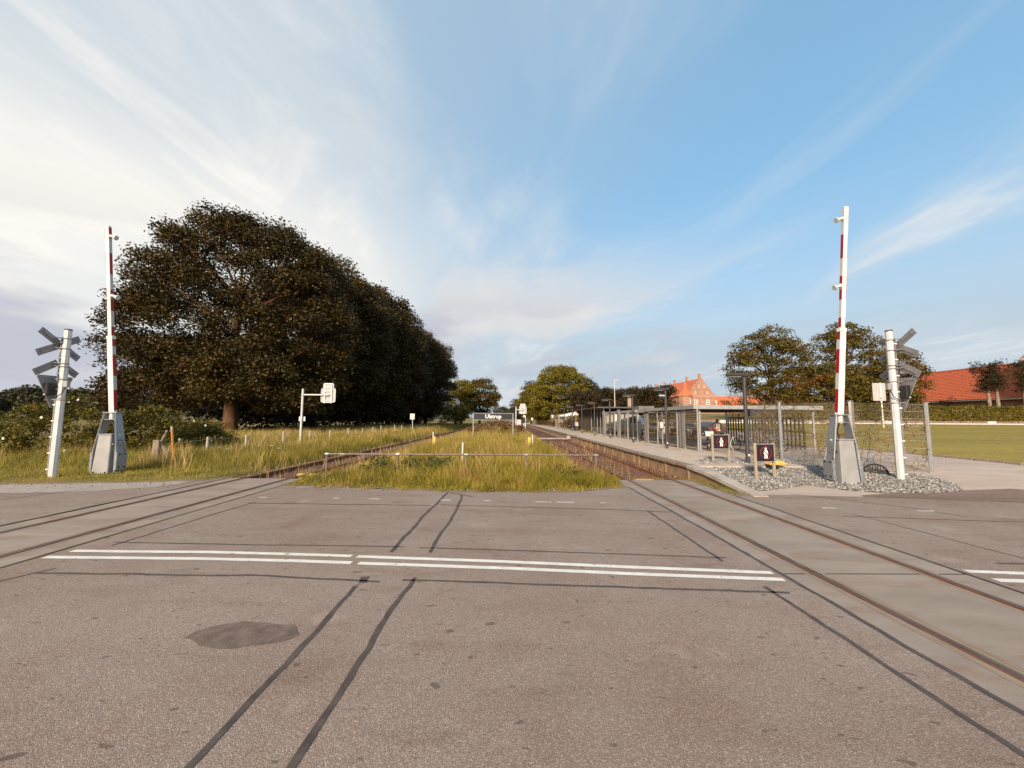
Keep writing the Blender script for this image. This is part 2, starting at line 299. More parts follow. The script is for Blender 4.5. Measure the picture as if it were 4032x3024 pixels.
# ------------------------------------------------------------------ helpers
class MB:
    """collects shapes; build() links them as ONE mesh object"""
    def __init__(s): s.v = []; s.f = []
    def add(s, vs, fs):
        o = len(s.v); s.v += [tuple(p) for p in vs]; s.f += [tuple(i+o for i in f) for f in fs]; return s
    def box(s, c, d, rz=0, taper=1., tapy=None):
        tapy = taper if tapy is None else tapy
        x, y, z = d[0]/2, d[1]/2, d[2]/2; ca, sa = math.cos(rz), math.sin(rz); vs = []
        for k in (-1, 1):
            tx = taper if k > 0 else 1; ty = tapy if k > 0 else 1
            for a, b in ((-1, -1), (1, -1), (1, 1), (-1, 1)):
                px_, py_ = a*x*tx, b*y*ty; vs.append((c[0]+px_*ca-py_*sa, c[1]+px_*sa+py_*ca, c[2]+k*z))
        return s.add(vs, [(3, 2, 1, 0), (4, 5, 6, 7), (0, 1, 5, 4), (1, 2, 6, 5), (2, 3, 7, 6), (3, 0, 4, 7)])
    def tube(s, pts, r, n=8, caps=True):
        pts = [Vector(p) for p in pts]; rs = r if isinstance(r, (list, tuple)) else [r]*len(pts); o = len(s.v); ref = None
        for i, p in enumerate(pts):
            d = (pts[min(i+1, len(pts)-1)]-pts[max(i-1, 0)]).normalized()
            if ref is None: ref = Vector((1, 0, 0)) if abs(d.x) < .9 else Vector((0, 1, 0))
            a = (ref-d*ref.dot(d)).normalized(); b = d.cross(a); ref = a
            for k in range(n):
                t = 2*math.pi*k/n; s.v.append(tuple(p+(a*math.cos(t)+b*math.sin(t))*rs[i]))
        for i in range(len(pts)-1):
            for k in range(n):
                q = (k+1) % n; s.f.append((o+i*n+k, o+i*n+q, o+(i+1)*n+q, o+(i+1)*n+k))
        if caps: s.f.append(tuple(o+k for k in reversed(range(n)))); s.f.append(tuple(o+(len(pts)-1)*n+k for k in range(n)))
        return s
    def prism(s, poly, axis, t0, t1):
        """poly of 2D points in the plane across `axis` ('x': (y,z), 'y': (x,z), 'z': (x,y))"""
        def P(p, t): return (t, p[0], p[1]) if axis == 'x' else (p[0], t, p[1]) if axis == 'y' else (p[0], p[1], t)
        n = len(poly); vs = [P(p, t0) for p in poly]+[P(p, t1) for p in poly]
        return s.add(vs, [tuple(reversed(range(n))), tuple(range(n, 2*n))]+[(i, (i+1) % n, n+(i+1) % n, n+i) for i in range(n)])
    def torus(s, c, Rr, r, axis=(1, 0, 0), n=24, k=6, a0=0, a1=2*math.pi):
        ax = Vector(axis).normalized(); u = ax.orthogonal().normalized(); w = ax.cross(u); full = abs(a1-a0-2*math.pi) < 1e-4
        pts = [Vector(c)+(u*math.cos(a0+(a1-a0)*i/n)+w*math.sin(a0+(a1-a0)*i/n))*Rr for i in range(n if full else n+1)]
        if full: pts.append(pts[0])
        return s.tube(pts, r, k, caps=not full)
    def build(s, name, m, parent=None, smooth=False, bevel=0.):
        me = bpy.data.meshes.new(name); me.from_pydata(s.v, [], s.f)
        if smooth or bevel:
            b = bmesh.new(); b.from_mesh(me)
            bmesh.ops.recalc_face_normals(b, faces=b.faces)
            if bevel: bmesh.ops.bevel(b, geom=list(b.edges), offset=bevel, segments=1, affect='EDGES', clamp_overlap=True)
            b.to_mesh(me); b.free()
        if smooth:
            me.polygons.foreach_set('use_smooth', [True]*len(me.polygons))
            try: me.set_sharp_from_angle(angle=R(40))
            except Exception: pass
        me.materials.append(m); o = bpy.data.objects.new(name, me); COL.objects.link(o)
        if parent: o.parent = parent
        return o
def tag(o, label=None, cat=None, group=None, kind=None):
    for k, v in (('label', label), ('category', cat), ('group', group), ('kind', kind)):
        if v: o[k] = v
    return o
def thing(name, label, cat, loc=(0, 0, 0), rz=0, group=None):
    o = bpy.data.objects.new(name, None); COL.objects.link(o); o.location = loc; o.rotation_euler = (0, 0, rz); o.empty_display_size = .2
    return tag(o, label, cat, group)
def struct(o): o['kind'] = 'structure'; return o
def copy_tree(o, parent=None):
    c = o.copy(); COL.objects.link(c); c.parent = parent
    for ch in list(o.children): copy_tree(ch, c)
    return c
def share(src, parent, loc=(0, 0, 0), rot=None):
    """a piece that shares its mesh with src"""
    c = bpy.data.objects.new(src.name.split('.')[0], src.data); COL.objects.link(c); c.parent = parent; c.location = loc
    if rot: c.rotation_euler = rot
    return c
def np_mesh(name, verts, loops, starts, m, parent=None, smooth=False):
    me = bpy.data.meshes.new(name); nv, nl, nf = len(verts), len(loops), len(starts)
    me.vertices.add(nv); me.vertices.foreach_set('co', np.ascontiguousarray(verts, np.float32).ravel())
    me.loops.add(nl); me.loops.foreach_set('vertex_index', np.ascontiguousarray(loops, np.int32))
    me.polygons.add(nf); me.polygons.foreach_set('loop_start', np.ascontiguousarray(starts, np.int32))
    me.update(calc_edges=True); me.validate()
    me.materials.append(m); o = bpy.data.objects.new(name, me); COL.objects.link(o)
    if parent: o.parent = parent
    return o
def quads_mesh(name, q, m, parent=None):
    n = len(q); return np_mesh(name, q.reshape(-1, 3), np.arange(4*n), np.arange(0, 4*n, 4), m, parent)
def unit(a): return a/np.maximum(np.linalg.norm(a, axis=1, keepdims=True), 1e-9)
def leaf_quads(c, size, rng, upness=.6, aspect=.6):
    """one rhombic leaf spray per centre, folded slightly, facing mostly up and outwards"""
    n = len(c); a = rng.normal(size=(n, 3)); a[:, 2] = a[:, 2]*.5-.15; a = unit(a)
    nr = rng.normal(size=(n, 3))*(1-upness); nr[:, 2] += upness; b = unit(np.cross(nr, a)); s = (size*rng.uniform(.65, 1.35, n))[:, None]
    k = unit(np.cross(a, b))*s*.12
    return np.stack([c-a*s*.5+k*0, c+b*s*aspect*.5-k, c+a*s*.5, c-b*s*aspect*.5-k], 1)
def clump_leaves(centres, radii, per, flat, rng):
    """leaf positions in the outer part of flattened clumps"""
    out = []
    for (c, r) in zip(centres, radii):
        n = max(3, int(per*r*r)); d = unit(rng.normal(size=(n, 3))); d[:, 2] = np.where(d[:, 2] < -.35, -d[:, 2]*.6, d[:, 2])
        rad = r*(rng.uniform(.25, 1.0, n)**.5)[:, None]; p = d*rad; p[:, 2] *= flat; out.append(p+c)
    return np.concatenate(out)
def sm(a, b, x): t = np.clip((np.asarray(x, float)-a)/(b-a), 0, 1); return t*t*(3-2*t)
TL_ = -7.8
def gz(x, y):
    """ground height"""
    x = np.asarray(x, float); y = np.asarray(y, float)
    z = -.02+0*x*y
    right = sm(6.56, 6.72, x); z = z+right*.34*sm(10.3, 15.5, y)
    park = sm(27, 31, y)*(1-sm(23, 26, x))*(1-sm(47, 50, y))
    w = np.maximum(sm(17.5, 22, x)*(1-park), sm(46, 50, y)*sm(10, 14, x))
    z = z+w*(1.3*np.clip((y-15)/34, 0, 1)+.36*sm(50.3, 50.9, y)+np.clip((y-53)*.03, 0, 2.2))
    trk = (sm(-10.1, -9.6, x)-sm(-6.1, -5.6, x)+sm(2.6, 3.0, x)-sm(6.56, 6.70, x))*sm(12.6, 13.1, y)
    z = z-trk*.26
    isl = sm(-5.5, -4.2, x)*(1-sm(1.6, 2.7, x))*sm(12, 18, y); z = z+isl*.10
    dip = np.exp(-((x-TL_)/2.6)**4)*sm(12.8, 14.5, y)*.12; z = z-dip
    mound = np.exp(-((x+1.2)/2.6)**2-((y-49)/7)**2)*.75; z = z+mound
    left = 1-sm(-60, -22, x); z = z-left*.25*sm(12, 30, y)
    return z
def inpoly(x, y, poly):
    r = np.zeros(len(x), bool); n = len(poly)
    for i in range(n):
        (x0, y0), (x1, y1) = poly[i], poly[(i+1) % n]
        c = ((y0 > y) != (y1 > y)) & (x < (x1-x0)*(y-y0)/((y1-y0) or 1e-9)+x0); r ^= c
    return r
def drape(name, poly, m, dz, step=.5, parent=None):
    """a thin sheet over the ground inside a polygon: grid clipped with bmesh"""
    xs = [p[0] for p in poly]; ys = [p[1] for p in poly]; b = bmesh.new()
    f = b.faces.new([b.verts.new((p[0], p[1], 0)) for p in poly])
    for lo, hi, ax in ((min(xs), max(xs), 0), (min(ys), max(ys), 1)):
        n = int((hi-lo)/step)
        for i in range(1, n):
            co = [0, 0, 0]; co[ax] = lo+(hi-lo)*i/n; no = [0, 0, 0]; no[ax] = 1
            bmesh.ops.bisect_plane(b, geom=list(b.verts)+list(b.edges)+list(b.faces), plane_co=co, plane_no=no)
    for v in b.verts: v.co.z = float(gz(v.co.x, v.co.y))+dz
    bmesh.ops.recalc_face_normals(b, faces=b.faces)
    if sum(fc.normal.z for fc in b.faces) < 0: bmesh.ops.reverse_faces(b, faces=b.faces)
    me = bpy.data.meshes.new(name); b.to_mesh(me); b.free(); me.materials.append(m)
    o = bpy.data.objects.new(name, me); COL.objects.link(o)
    if parent: o.parent = parent
    return o
def stones(name, xy, z, size, m, rng, flat=.7):
    """many small angular stones as one mesh"""
    base = np.array([(1, 0, -.2), (-.5, .87, -.2), (-.5, -.87, -.2), (.55, .5, .75), (-.65, .15, .75), (.1, -.7, .7), (0, 0, -.9)])
    fc = [(0, 1, 3), (1, 4, 3), (1, 2, 4), (2, 5, 4), (2, 0, 5), (0, 3, 5), (3, 4, 5), (1, 0, 6), (2, 1, 6), (0, 2, 6)]
    n = len(xy); s = size*rng.uniform(.55, 1.5, n); v = base[None]*rng.uniform(.7, 1.3, (n, 7, 3))
    a = rng.uniform(0, 6.28, n); tl = rng.normal(0, .4, n); c, q = np.cos(tl), np.sin(tl)
    v[..., 2] *= flat; y, zz = v[..., 1]*c[:, None]-v[..., 2]*q[:, None], v[..., 1]*q[:, None]+v[..., 2]*c[:, None]; v[..., 1], v[..., 2] = y, zz
    c, q = np.cos(a), np.sin(a); x, y = v[..., 0]*c[:, None]-v[..., 1]*q[:, None], v[..., 0]*q[:, None]+v[..., 1]*c[:, None]; v[..., 0], v[..., 1] = x, y
    v = v*s[:, None, None]+np.stack([xy[:, 0], xy[:, 1], z+s*.25], 1)[:, None]
    L = (np.array(fc)[None]+np.arange(n)[:, None, None]*7).reshape(-1)
    return np_mesh(name, v.reshape(-1, 3), L, np.arange(0, len(L), 3), m)
def blades(name, x, y, h, w, lean, m, rng, z=None):
    n = len(x); z = gz(x, y)-.02 if z is None else z; a = rng.uniform(0, 6.28, n); d = np.stack([np.cos(a), np.sin(a), 0*a], 1)
    fc = rng.uniform(0, 6.28, n)*.25; s = np.stack([np.cos(fc), np.sin(fc)*.4, 0*fc], 1)*(w*rng.uniform(.6, 1.4, n))[:, None]*.5
    p = np.stack([x, y, z], 1); ln = (h*lean*rng.uniform(.2, 1.2, n))[:, None]; U = np.zeros((n, 3)); U[:, 2] = h
    mid = p+U*.55+d*ln*.3; tip = p+U*.97+d*ln
    v = np.stack([p-s, p+s, mid+s*.75, mid-s*.75, tip], 1).reshape(-1, 3); i = np.arange(n)[:, None]*5
    L = np.concatenate([i, i+1, i+2, i+3, i+3, i+2, i+4], 1).reshape(-1); st = np.stack([np.arange(n)*7, np.arange(n)*7+4], 1).reshape(-1)
    return np_mesh(name, v, L, st, m)
def text_mesh(name, body, size, m, parent, loc, rot, bold=.0, align='CENTER', extrude=.004):
    cu = bpy.data.curves.new(name, 'FONT'); cu.body = body; cu.size = size; cu.align_x = align; cu.align_y = 'CENTER'; cu.extrude = extrude; cu.offset = bold; cu.resolution_u = 3
    t = bpy.data.objects.new(name, cu); COL.objects.link(t); bpy.context.view_layer.update()
    me = bpy.data.meshes.new_from_object(t.evaluated_get(bpy.context.evaluated_depsgraph_get())); bpy.data.objects.remove(t)
    me.materials.clear(); me.materials.append(m); o = bpy.data.objects.new(name, me); COL.objects.link(o); o.parent = parent; o.location = loc; o.rotation_euler = rot
    return o

# ------------------------------------------------------------------ setting: ground, road, crossings, tracks
def axis_pts(segs):
    out = []
    for a, b, st in segs: out += list(np.arange(a, b, st))
    return np.array(out+[segs[-1][1]])
gx = axis_pts([(-1500, -300, 150), (-300, -60, 20), (-60, -20, 3), (-20, -10.2, .7), (-10.2, -5.4, .12), (-5.4, 2.5, .5), (2.5, 7, .1), (7, 30, .6), (30, 90, 3), (90, 300, 21), (300, 1500, 150)])
gy = axis_pts([(-80, -6, 8), (-6, 10, 2), (10, 18, .35), (18, 60, 1), (60, 140, 5), (140, 400, 26), (400, 2200, 200)])
X, Y = np.meshgrid(gx, gy, indexing='ij'); Z = gz(X, Y)
Z += (np.sin(X*.9+Y*.5)*np.cos(Y*.7-X*.3))*.02*(Y > 13.5)*(X < 6)
far = sm(300, 1500, Y)*8+sm(200, 1200, -X)*6; Z = Z+far
nx, ny = len(gx), len(gy); idx = np.arange(nx*ny).reshape(nx, ny)
L = np.stack([idx[:-1, :-1], idx[1:, :-1], idx[1:, 1:], idx[:-1, 1:]], -1).reshape(-1)
ground = struct(np_mesh('ground', np.stack([X, Y, Z], -1).reshape(-1, 3), L, np.arange(0, len(L), 4), M_FIELD))

def wob(pts, amp, rng, step=.18):
    """resample a polyline finely with a small ragged offset"""
    out = []
    for (x0, y0), (x1, y1) in zip(pts, pts[1:]):
        n = max(1, int(math.hypot(x1-x0, y1-y0)/step))
        for i in range(n): t = i/n; out.append((x0+(x1-x0)*t+rng.normal(0, amp), y0+(y1-y0)*t+rng.normal(0, amp)))
    return out+[pts[-1]]
def sheet(name, poly, m, z, parent=None):
    mb = MB(); mb.add([(p[0], p[1], z) for p in poly], [tuple(range(len(poly)))])
    o = mb.build(name, m, parent)
    return o
rg = np.random.default_rng(5)
isl_front = [(3.52, 11.75), (2.6, 11.15), (1.3, 10.83), (0, 10.75), (-1.2, 10.84), (-2.6, 11.0), (-3.83, 11.21), (-5.2, 11.45), (-6.48, 11.75)]
road = struct(thing('road', None, None))
RNEAR = -3.5
sheet('asphalt_surface', [(-6.50, RNEAR), (3.52, RNEAR), (3.52, 11.75)]+wob(isl_front, .035, rg)[1:], M_ASPH, 0, road)
lf = [(-9.08, 13.2), (-9.6, 12.6), (-10.8, 12.15), (-12.3, 11.85), (-14.7, 11.65), (-19, 11.5), (-30, 12.2), (-60, 15)]
sheet('asphalt_surface', [(-60, RNEAR+3), (-9.08, RNEAR), (-9.08, 13.2)]+wob(lf, .05, rg)[1:], M_ASPH, 0, road)
sheet('asphalt_surface', [(5.92, RNEAR), (60, RNEAR-4), (60, 5.2), (20, 8.2), (12.2, 9.7), (9.3, 10.3), (7.2, 10.5), (5.92, 10.6)], M_ASPH, 0, road)
# pale grit shoulder on the left, brown tarmac of the path mouth on the right
gsh = [(-60, 12.2), (-24, 10.2), (-14.6, 10.0), (-11.2, 10.5), (-9.7, 11.4), (-9.6, 12.6), (-10.8, 12.15), (-12.3, 11.9), (-14.7, 11.7), (-19, 11.55), (-30, 12.25), (-60, 15)]
sheet('grit_shoulder', wob(gsh+[gsh[0]], .05, rg, .4)[:-1], M_SHOULD, .004, road)
def strip(name, pts, w, m, z, parent, rag=.012, step=.12, wv=.25):
    """a poured or painted strip along a polyline, ragged edges"""
    P = wob(pts, 0, rg, step); P = [Vector((p[0], p[1], 0)) for p in P]; mb = MB(); vs = []; drift = 0
    for i, p in enumerate(P):
        d = (P[min(i+1, len(P)-1)]-P[max(i-1, 0)]).normalized(); nrm = Vector((-d.y, d.x, 0)); drift = drift*.92+rg.normal(0, rag*.5)
        ww = w*.5*(1+rg.normal(0, wv*.4))
        vs += [(p+nrm*(ww+drift))[:2]+(z,), (p-nrm*(ww-drift))[:2]+(z,)]
    mb.add([tuple(v) for v in vs], [(2*i, 2*i+1, 2*i+3, 2*i+2) for i in range(len(P)-1)]); return mb.build(name, m, parent)
strip('dirt_edge', [(p[0], p[1]+.02) for p in isl_front], .20, M_DIRT, .006, road, rag=.05, step=.10, wv=.6); strip('dirt_edge', [(p[0], p[1]+.05) for p in lf[:6]], .22, M_DIRT, .008, road, rag=.05, step=.12, wv=.6)
# crack sealing
SE = [([(-1.80, .4), (-1.75, 3.2), (-1.72, 4.78)], .052), ([(-1.70, 4.86), (-1.73, 5.05)], .09), ([(-1.22, .4), (-1.18, 2.4), (-1.11, 5.02)], .054), ([(-1.70, 5.95), (-1.66, 8.4), (-1.62, 10.72)], .06), ([(-1.13, 5.93), (-1.12, 6.6), (-1.10, 8.4), (-1.15, 10.3)], .055), ([(-1.55, 10.72), (-1.15, 10.3), (-.85, 10.1)], .05),
      ([(-5.87, 5.14), (-4.2, 5.10), (-3.2, 5.06), (-1.52, 4.90)], .045), ([(-1.26, 4.95), (1.0, 4.78), (3.22, 4.58)], .045), ([(-6.13, 6.36), (-3.5, 6.27), (-1.58, 6.17)], .034), ([(-1.33, 6.15), (1, 5.97), (3.11, 5.75)], .034), ([(-5.94, 9.23), (-1.73, 9.06)], .045), ([(-1.55, 9.14), (1, 8.87), (3.49, 8.48)], .04),
      ([(3.04, 4.78), (3.05, 3.4), (3.04, .5)], .05), ([(3.02, 8.6), (3.0, 7.0), (2.99, 5.6)], .045), ([(-6.03, 2.0), (-5.98, 4.9), (-5.80, 5.3)], .03), ([(-6.02, 6.2), (-5.95, 8), (-5.84, 9.35)], .035),
      ([(3.50, .4), (3.49, 5.5), (3.53, 7.2), (3.55, 11.6)], .055), ([(-6.53, 1), (-6.54, 11.5)], .03), ([(-9.06, 3), (-9.05, 13)], .03), ([(5.94, 2), (5.93, 10.4)], .03),
      ([(6.9, 8.2), (9, 7.9), (12.5, 7.4), (20, 6.4)], .03), ([(7.3, 8.4), (7.4, 6.4), (7.45, 4.8)], .025), ([(6.8, 5.55), (10, 5.4)], .05), ([(-11.3, 11.3), (-12, 9), (-12.4, 7.6), (-19, 7.8)], .03), ([(7.6, 10.6), (9.2, 9.0), (9.5, 8.2)], .03)]
for p, w in SE: strip('sealed_crack', p, w, M_SEAL, .004, road)
# worn white double line and the dashed edge line
def line(pts, w, ends=0): return strip('painted_line', pts, w, M_LINE, .005, road, rag=.003, step=.2, wv=.05)
line([(-6.33, 5.96), (-4.3, 5.92), (-2.95, 5.83), (-2.2, 5.77)], .10); line([(-2.12, 5.76), (0, 5.57), (1.7, 5.37), (3.42, 5.20)], .10)
line([(-6.42, 5.70), (-4.3, 5.66), (-2.9, 5.58), (-2.1, 5.51)], .10); line([(-2.0, 5.50), (0, 5.33), (1.7, 5.14), (3.42, 4.98)], .10)
line([(6.02, 5.26), (7.3, 5.13)], .11); line([(7.7, 5.1), (12, 4.7)], .11); line([(6.05, 4.97), (7.0, 4.90)], .11); line([(7.2, 4.88), (12, 4.5)], .11)
for x0, x1, y0 in ((-4.25, -4.1, 9.82), (-3.35, -3.1, 9.76), (-1.6, -1.35, 9.66), (-.55, -.4, 9.6), (.66, 1.05, 9.50), (1.17, 1.58, 9.47), (2.2, 2.32, 9.4), (7.1, 7.4, 8.95), (9.0, 9.35, 8.7), (-6.1, -5.9, 9.9)):
    line([(x0, y0), (x1, y0-(x1-x0)*.08)], .06)
pt = [(-2.86, 3.70), (-2.80, 3.86), (-2.52, 3.98), (-2.3, 3.93), (-2.02, 3.92), (-1.92, 3.80), (-1.86, 3.72), (-2.0, 3.60), (-2.2, 3.55), (-2.42, 3.52), (-2.62, 3.57), (-2.72, 3.63)]
sheet('repair_patch', wob(pt+[pt[0]], .008, rg, .06)[:-1], M_PATCH, .004, road)

# level crossing panels and tracks
def track(cx, label, y1, seed):
    t = thing('railway_track', label, 'railway track', (cx, 0, 0)); half = .7475
    for s in (-1, 1):
        prof = [(-.075, -.165), (.075, -.165), (.075, -.150), (.018, -.128), (.012, -.045), (.036, -.036), (.036, -.004), (.030, 0), (-.030, 0), (-.036, -.004), (-.036, -.036), (-.012, -.045), (-.018, -.128), (-.075, -.150)]
        rail = MB().prism([(p[0]+s*half, p[1]) for p in prof], 'y', -12, y1).build('rail', M_RAILSIDE, t)
        MB().box((s*half, (y1-12)/2, .001), (.058, y1+12, .003)).build('rail_head', M_RAILTOP, rail)
    sl_ = MB().box((0, 0, -.215), (2.5, .25, .14)).build('sleeper', M_SLEEP, t, bevel=.012); sl_.location = (0, 13.5, 0)
    r_ = random.Random(seed); y = 14.1; k = 0
    while y < y1 and k < 170:
        share(sl_, t, (r_.uniform(-.03, .03), y, r_.uniform(-.008, .008)), (0, 0, r_.uniform(-.012, .012))); y += .62; k += 1
    return t
TR, TL = 4.71, -7.80
track(TR, 'rusty railway track running along the platform edge', 230, 1)
track(TL, 'rusty overgrown railway track beside the meadow with the wire fence', 200, 2)
for cx, nm in ((TR, 'right'), (TL, 'left')):
    bed = struct(sheet('track_bed', [(cx-1.8, 12.9), (cx+1.76, 12.9), (cx+1.76, 240), (cx-1.8, 240)], M_BALL, -.165))
M_RUSTC = mat('rust_stained_concrete', (.245, .165, .115), .85, c2=(.31, .235, .18), scale=5, det=8, stretch=(1, .5, 1))
def crossing(cx):
    t = struct(thing('crossing_surface', None, None, (cx, 0, 0)))
    MB().box((0, 5, -.29), (2.52, 17, .1)).build('foundation', M_BLACK, t)  # coloured black so the gaps between the panels look shaded
    for a, b in ((-2.6, 5.175), (5.205, 13.0)):
        MB().box((0, (a+b)/2, -.118), (1.33, b-a, .225)).build('panel', M_CONC, t, bevel=.004)
        for s in (-1, 1): MB().box((s*1.005, (a+b)/2, -.118), (.42, b-a, .225)).build('panel', M_CONC, t, bevel=.004)
    for x0, w in ((0, 1.33), (-1.005, .42), (1.005, .42)): MB().box((x0, 5.19, -.10), (w-.01, .03, .187)).build('joint_shade_bar', M_RUBBER, t)  # dark bars added in the open joint, standing in for its shade
    for s in (-1, 1):
        MB().box((s*.688, 5.2, -.06), (.028, 15.4, .02)).build('flangeway_rubber', M_RUBBER, t)
        for e, w in ((.632, .055), (.835, .06)): strip('rust_stain', [(s*e, -2.5), (s*e, 3), (s*e, 8), (s*e, 12.95)], w, M_RUSTC, -.003, t, rag=.010, step=.12, wv=.5)
    return t
crossing(TR); crossing(TL)
rs = np.random.default_rng(3)
n = 14000; xy = np.stack([rs.uniform(2.95, 6.25, n), 13.05+rs.uniform(0, 1, n)**1.8*22], 1)
k = (np.abs(np.abs(xy[:, 0]-TR)-.7475) > .06); xy = xy[k]; tag(stones('ballast', xy, -.19+rs.uniform(0, .04, len(xy))+.05*(np.abs(xy[:, 0]-TR) > 1.15), .027, M_BALL2, rs), 'rust-brown ballast stones between the rails by the platform', 'ballast', kind='stuff')
n = 7000; xy = np.stack([rs.uniform(-9.6, -6.0, n), 13.05+rs.uniform(0, 1, n)**1.8*16], 1)
k = (np.abs(np.abs(xy[:, 0]-TL)-.7475) > .06); xy = xy[k]; tag(stones('ballast', xy, -.19+rs.uniform(0, .04, len(xy)), .028, M_BALL2, rs), 'rust-brown ballast stones between the rails beside the meadow', 'ballast', kind='stuff')

struct(sheet('ramp_foot_dirt', wob([(5.93, 10.5), (6.42, 10.5), (6.42, 13.2), (5.93, 13.2), (5.93, 10.5)], .015, rg)[:-1], M_DIRT, -.006))
# path, brown tarmac, gravel bed, lawn on the right
struct(drape('path', [(6.75, 10.45), (9.3, 10.3), (12.2, 9.72), (20, 8.25), (26, 7.5), (22.5, 12), (19.6, 14.8), (19.5, 18), (19.3, 21.7), (18.1, 23.4), (17, 31), (10.0, 31), (6.75, 31)], M_PATHC, .012, .6))
struct(drape('tarmac_apron', [(9.4, 10.5), (10.3, 10.75), (12.9, 11.15), (14.6, 11.4), (16.3, 10.4), (20, 9.0), (26, 8.0), (26, 7.6), (20, 8.28), (12.2, 9.75), (9.3, 10.33)], M_TAR, .02, .5))
struct(drape('car_park', [(12.2, 31.2), (24.5, 31.2), (24.5, 48), (12.2, 48)], M_ASPH, .012, 1.5))
lawn = struct(drape('lawn', [(19.75, 14.9), (22.6, 12), (26.2, 7.6), (90, 2), (90, 49), (13, 49), (13, 48.2), (24.7, 48), (24.7, 31), (17.2, 31), (18.2, 23.5), (19.4, 21.8), (19.62, 18)], M_LAWN, .02, 1.2))
# brick-edged kerb between path and lawn
kb = thing('path_kerb', 'low dark brick kerb between the path and the lawn', 'kerb')
ks = MB().box((0, 0, 0), (.10, .46, .12)).build('kerb_brick', M_WOODG, kb, bevel=.01); first = True
pl = wob([(22.6, 12.0), (19.68, 14.9), (19.56, 18), (19.36, 21.75), (18.15, 23.45), (17.1, 30.5)], 0, rg, .49)
for i in range(len(pl)-1):
    (x0, y0), (x1, y1) = pl[i], pl[i+1]; a = math.atan2(y1-y0, x1-x0)-math.pi/2; xm, ym = (x0+x1)/2, (y0+y1)/2; lo = (xm, ym, float(gz(xm, ym))+.03)
    if first: ks.location = lo; ks.rotation_euler = (0, 0, a); first = False
    else: share(ks, kb, lo, (0, 0, a))
GP = [(7.0, 10.95), (8.0, 11.35), (8.9, 11.75), (9.5, 11.15), (10.3, 10.8), (11.6, 10.75), (12.9, 11.15), (13.55, 11.9), (13.9, 12.8), (13.0, 14.0), (12.3, 14.8), (11.3, 16.4), (10.6, 17.0), (8.9, 17.2), (8.2, 16.6), (7.2, 15.2), (6.85, 13.5)]
struct(drape('gravel_bed', GP, M_GRAVB, .03, .5))
n = 32000; xy = np.stack([rs.uniform(6.8, 14.4, n), rs.uniform(10.7, 17.2, n)], 1); xy = xy[inpoly(xy[:, 0], xy[:, 1], GP)]
tag(stones('gravel', xy, gz(xy[:, 0], xy[:, 1])+-.01+rs.uniform(0, .045, len(xy)), .034, M_GRAV, rs, .6), 'loose grey stones heaped around the barrier foot by the fence', 'gravel', kind='stuff')
n = 260; xy = np.stack([rs.uniform(-17, 3, n), 11.6+rs.normal(0, .25, n)], 1); xy[:, 1] = np.where(xy[:, 0] > -6.5, 10.9+.35*np.abs(xy[:, 0]+1.4)**1.3*.12+rs.normal(0, .06, n), xy[:, 1]); xy = xy[(xy[:, 0] < -9.3) | (xy[:, 0] > -6.4)]
tag(stones('loose_pebbles', xy, np.zeros(len(xy))+.006, .018, M_GRAV, rs), 'small pale pebbles scattered along the grass edge of the road', 'pebbles', kind='stuff')
# ------------------------------------------------------------------ platform
PF = .35
plat = thing('platform', None, None); struct(plat)
MB().prism([(14.0, -.3), (40.0, -.3), (40.0, PF-.06), (14.0, PF-.06)], 'x', 6.60, 11.2).build('core', M_PATHC, plat)
MB().prism([(42.2, -.3), (180.0, -.3), (180.0, PF), (42.2, PF)], 'x', 6.40, 11.2).build('far_deck', M_PAVE, plat)
MB().prism([(39.9, -.3), (42.3, -.3), (42.3, PF-.02), (39.9, PF-.02)], 'x', 7.6, 11.2).build('crossing_landing', M_PAVE, plat)
MB().add([(6.36, 40.0, -.03), (7.62, 40.0, PF-.021), (7.62, 42.2, PF-.021), (6.36, 42.2, -.03)], [(0, 1, 2, 3)]).build('ramp', M_PAVE, plat)
MB().box((TR, 41.1, -.02), (3.4, 1.9, .06)).build('foot_crossing', M_CONC2, plat)
sb = MB().box((0, 0, 0), (.632, .99, .07)).build('paving_slab', M_PAVE, plat, bevel=.006); c0 = True
r_ = random.Random(4)
for j in range(26):
    for i in range(6):
        lo = (6.72+.32+i*.642, 14.5+j+.5*(i % 2)*0, PF-.035+r_.uniform(-.004, .004)); rot = (r_.uniform(-.003, .003), r_.uniform(-.003, .003), 0)
        if c0: sb.location = lo; c0 = False
        else: share(sb, plat, lo, rot)
cp = MB().box((0, 0, 0), (.38, .985, .10)).build('coping_stone', M_COPE, plat, bevel=.012); wp = MB().box((0, 0, 0), (.10, 1.88, .50)).build('wall_panel', M_WALLC, plat, bevel=.008); ws = MB().box((0, 0, 0), (.16, .11, .56)).build('wall_post', M_WALLC, plat, bevel=.008)
c0 = True
for j in range(26):
    lo = (6.53+r_.uniform(-.012, .012), 14.5+j, PF-.05+r_.uniform(-.006, .006)+.012)
    if c0: cp.location = lo; c0 = False
    else: share(cp, plat, lo, (0, 0, r_.uniform(-.008, .008)))
c0 = True
for j in range(13):
    lo = (6.48, 15.0+2*j, PF-.375); l2 = (6.46, 14.0+2*j, PF-.40)
    if c0: wp.location = lo; ws.location = l2; c0 = False
    else: share(wp, plat, lo, (0, 0, r_.uniform(-.01, .01))); share(ws, plat, l2)
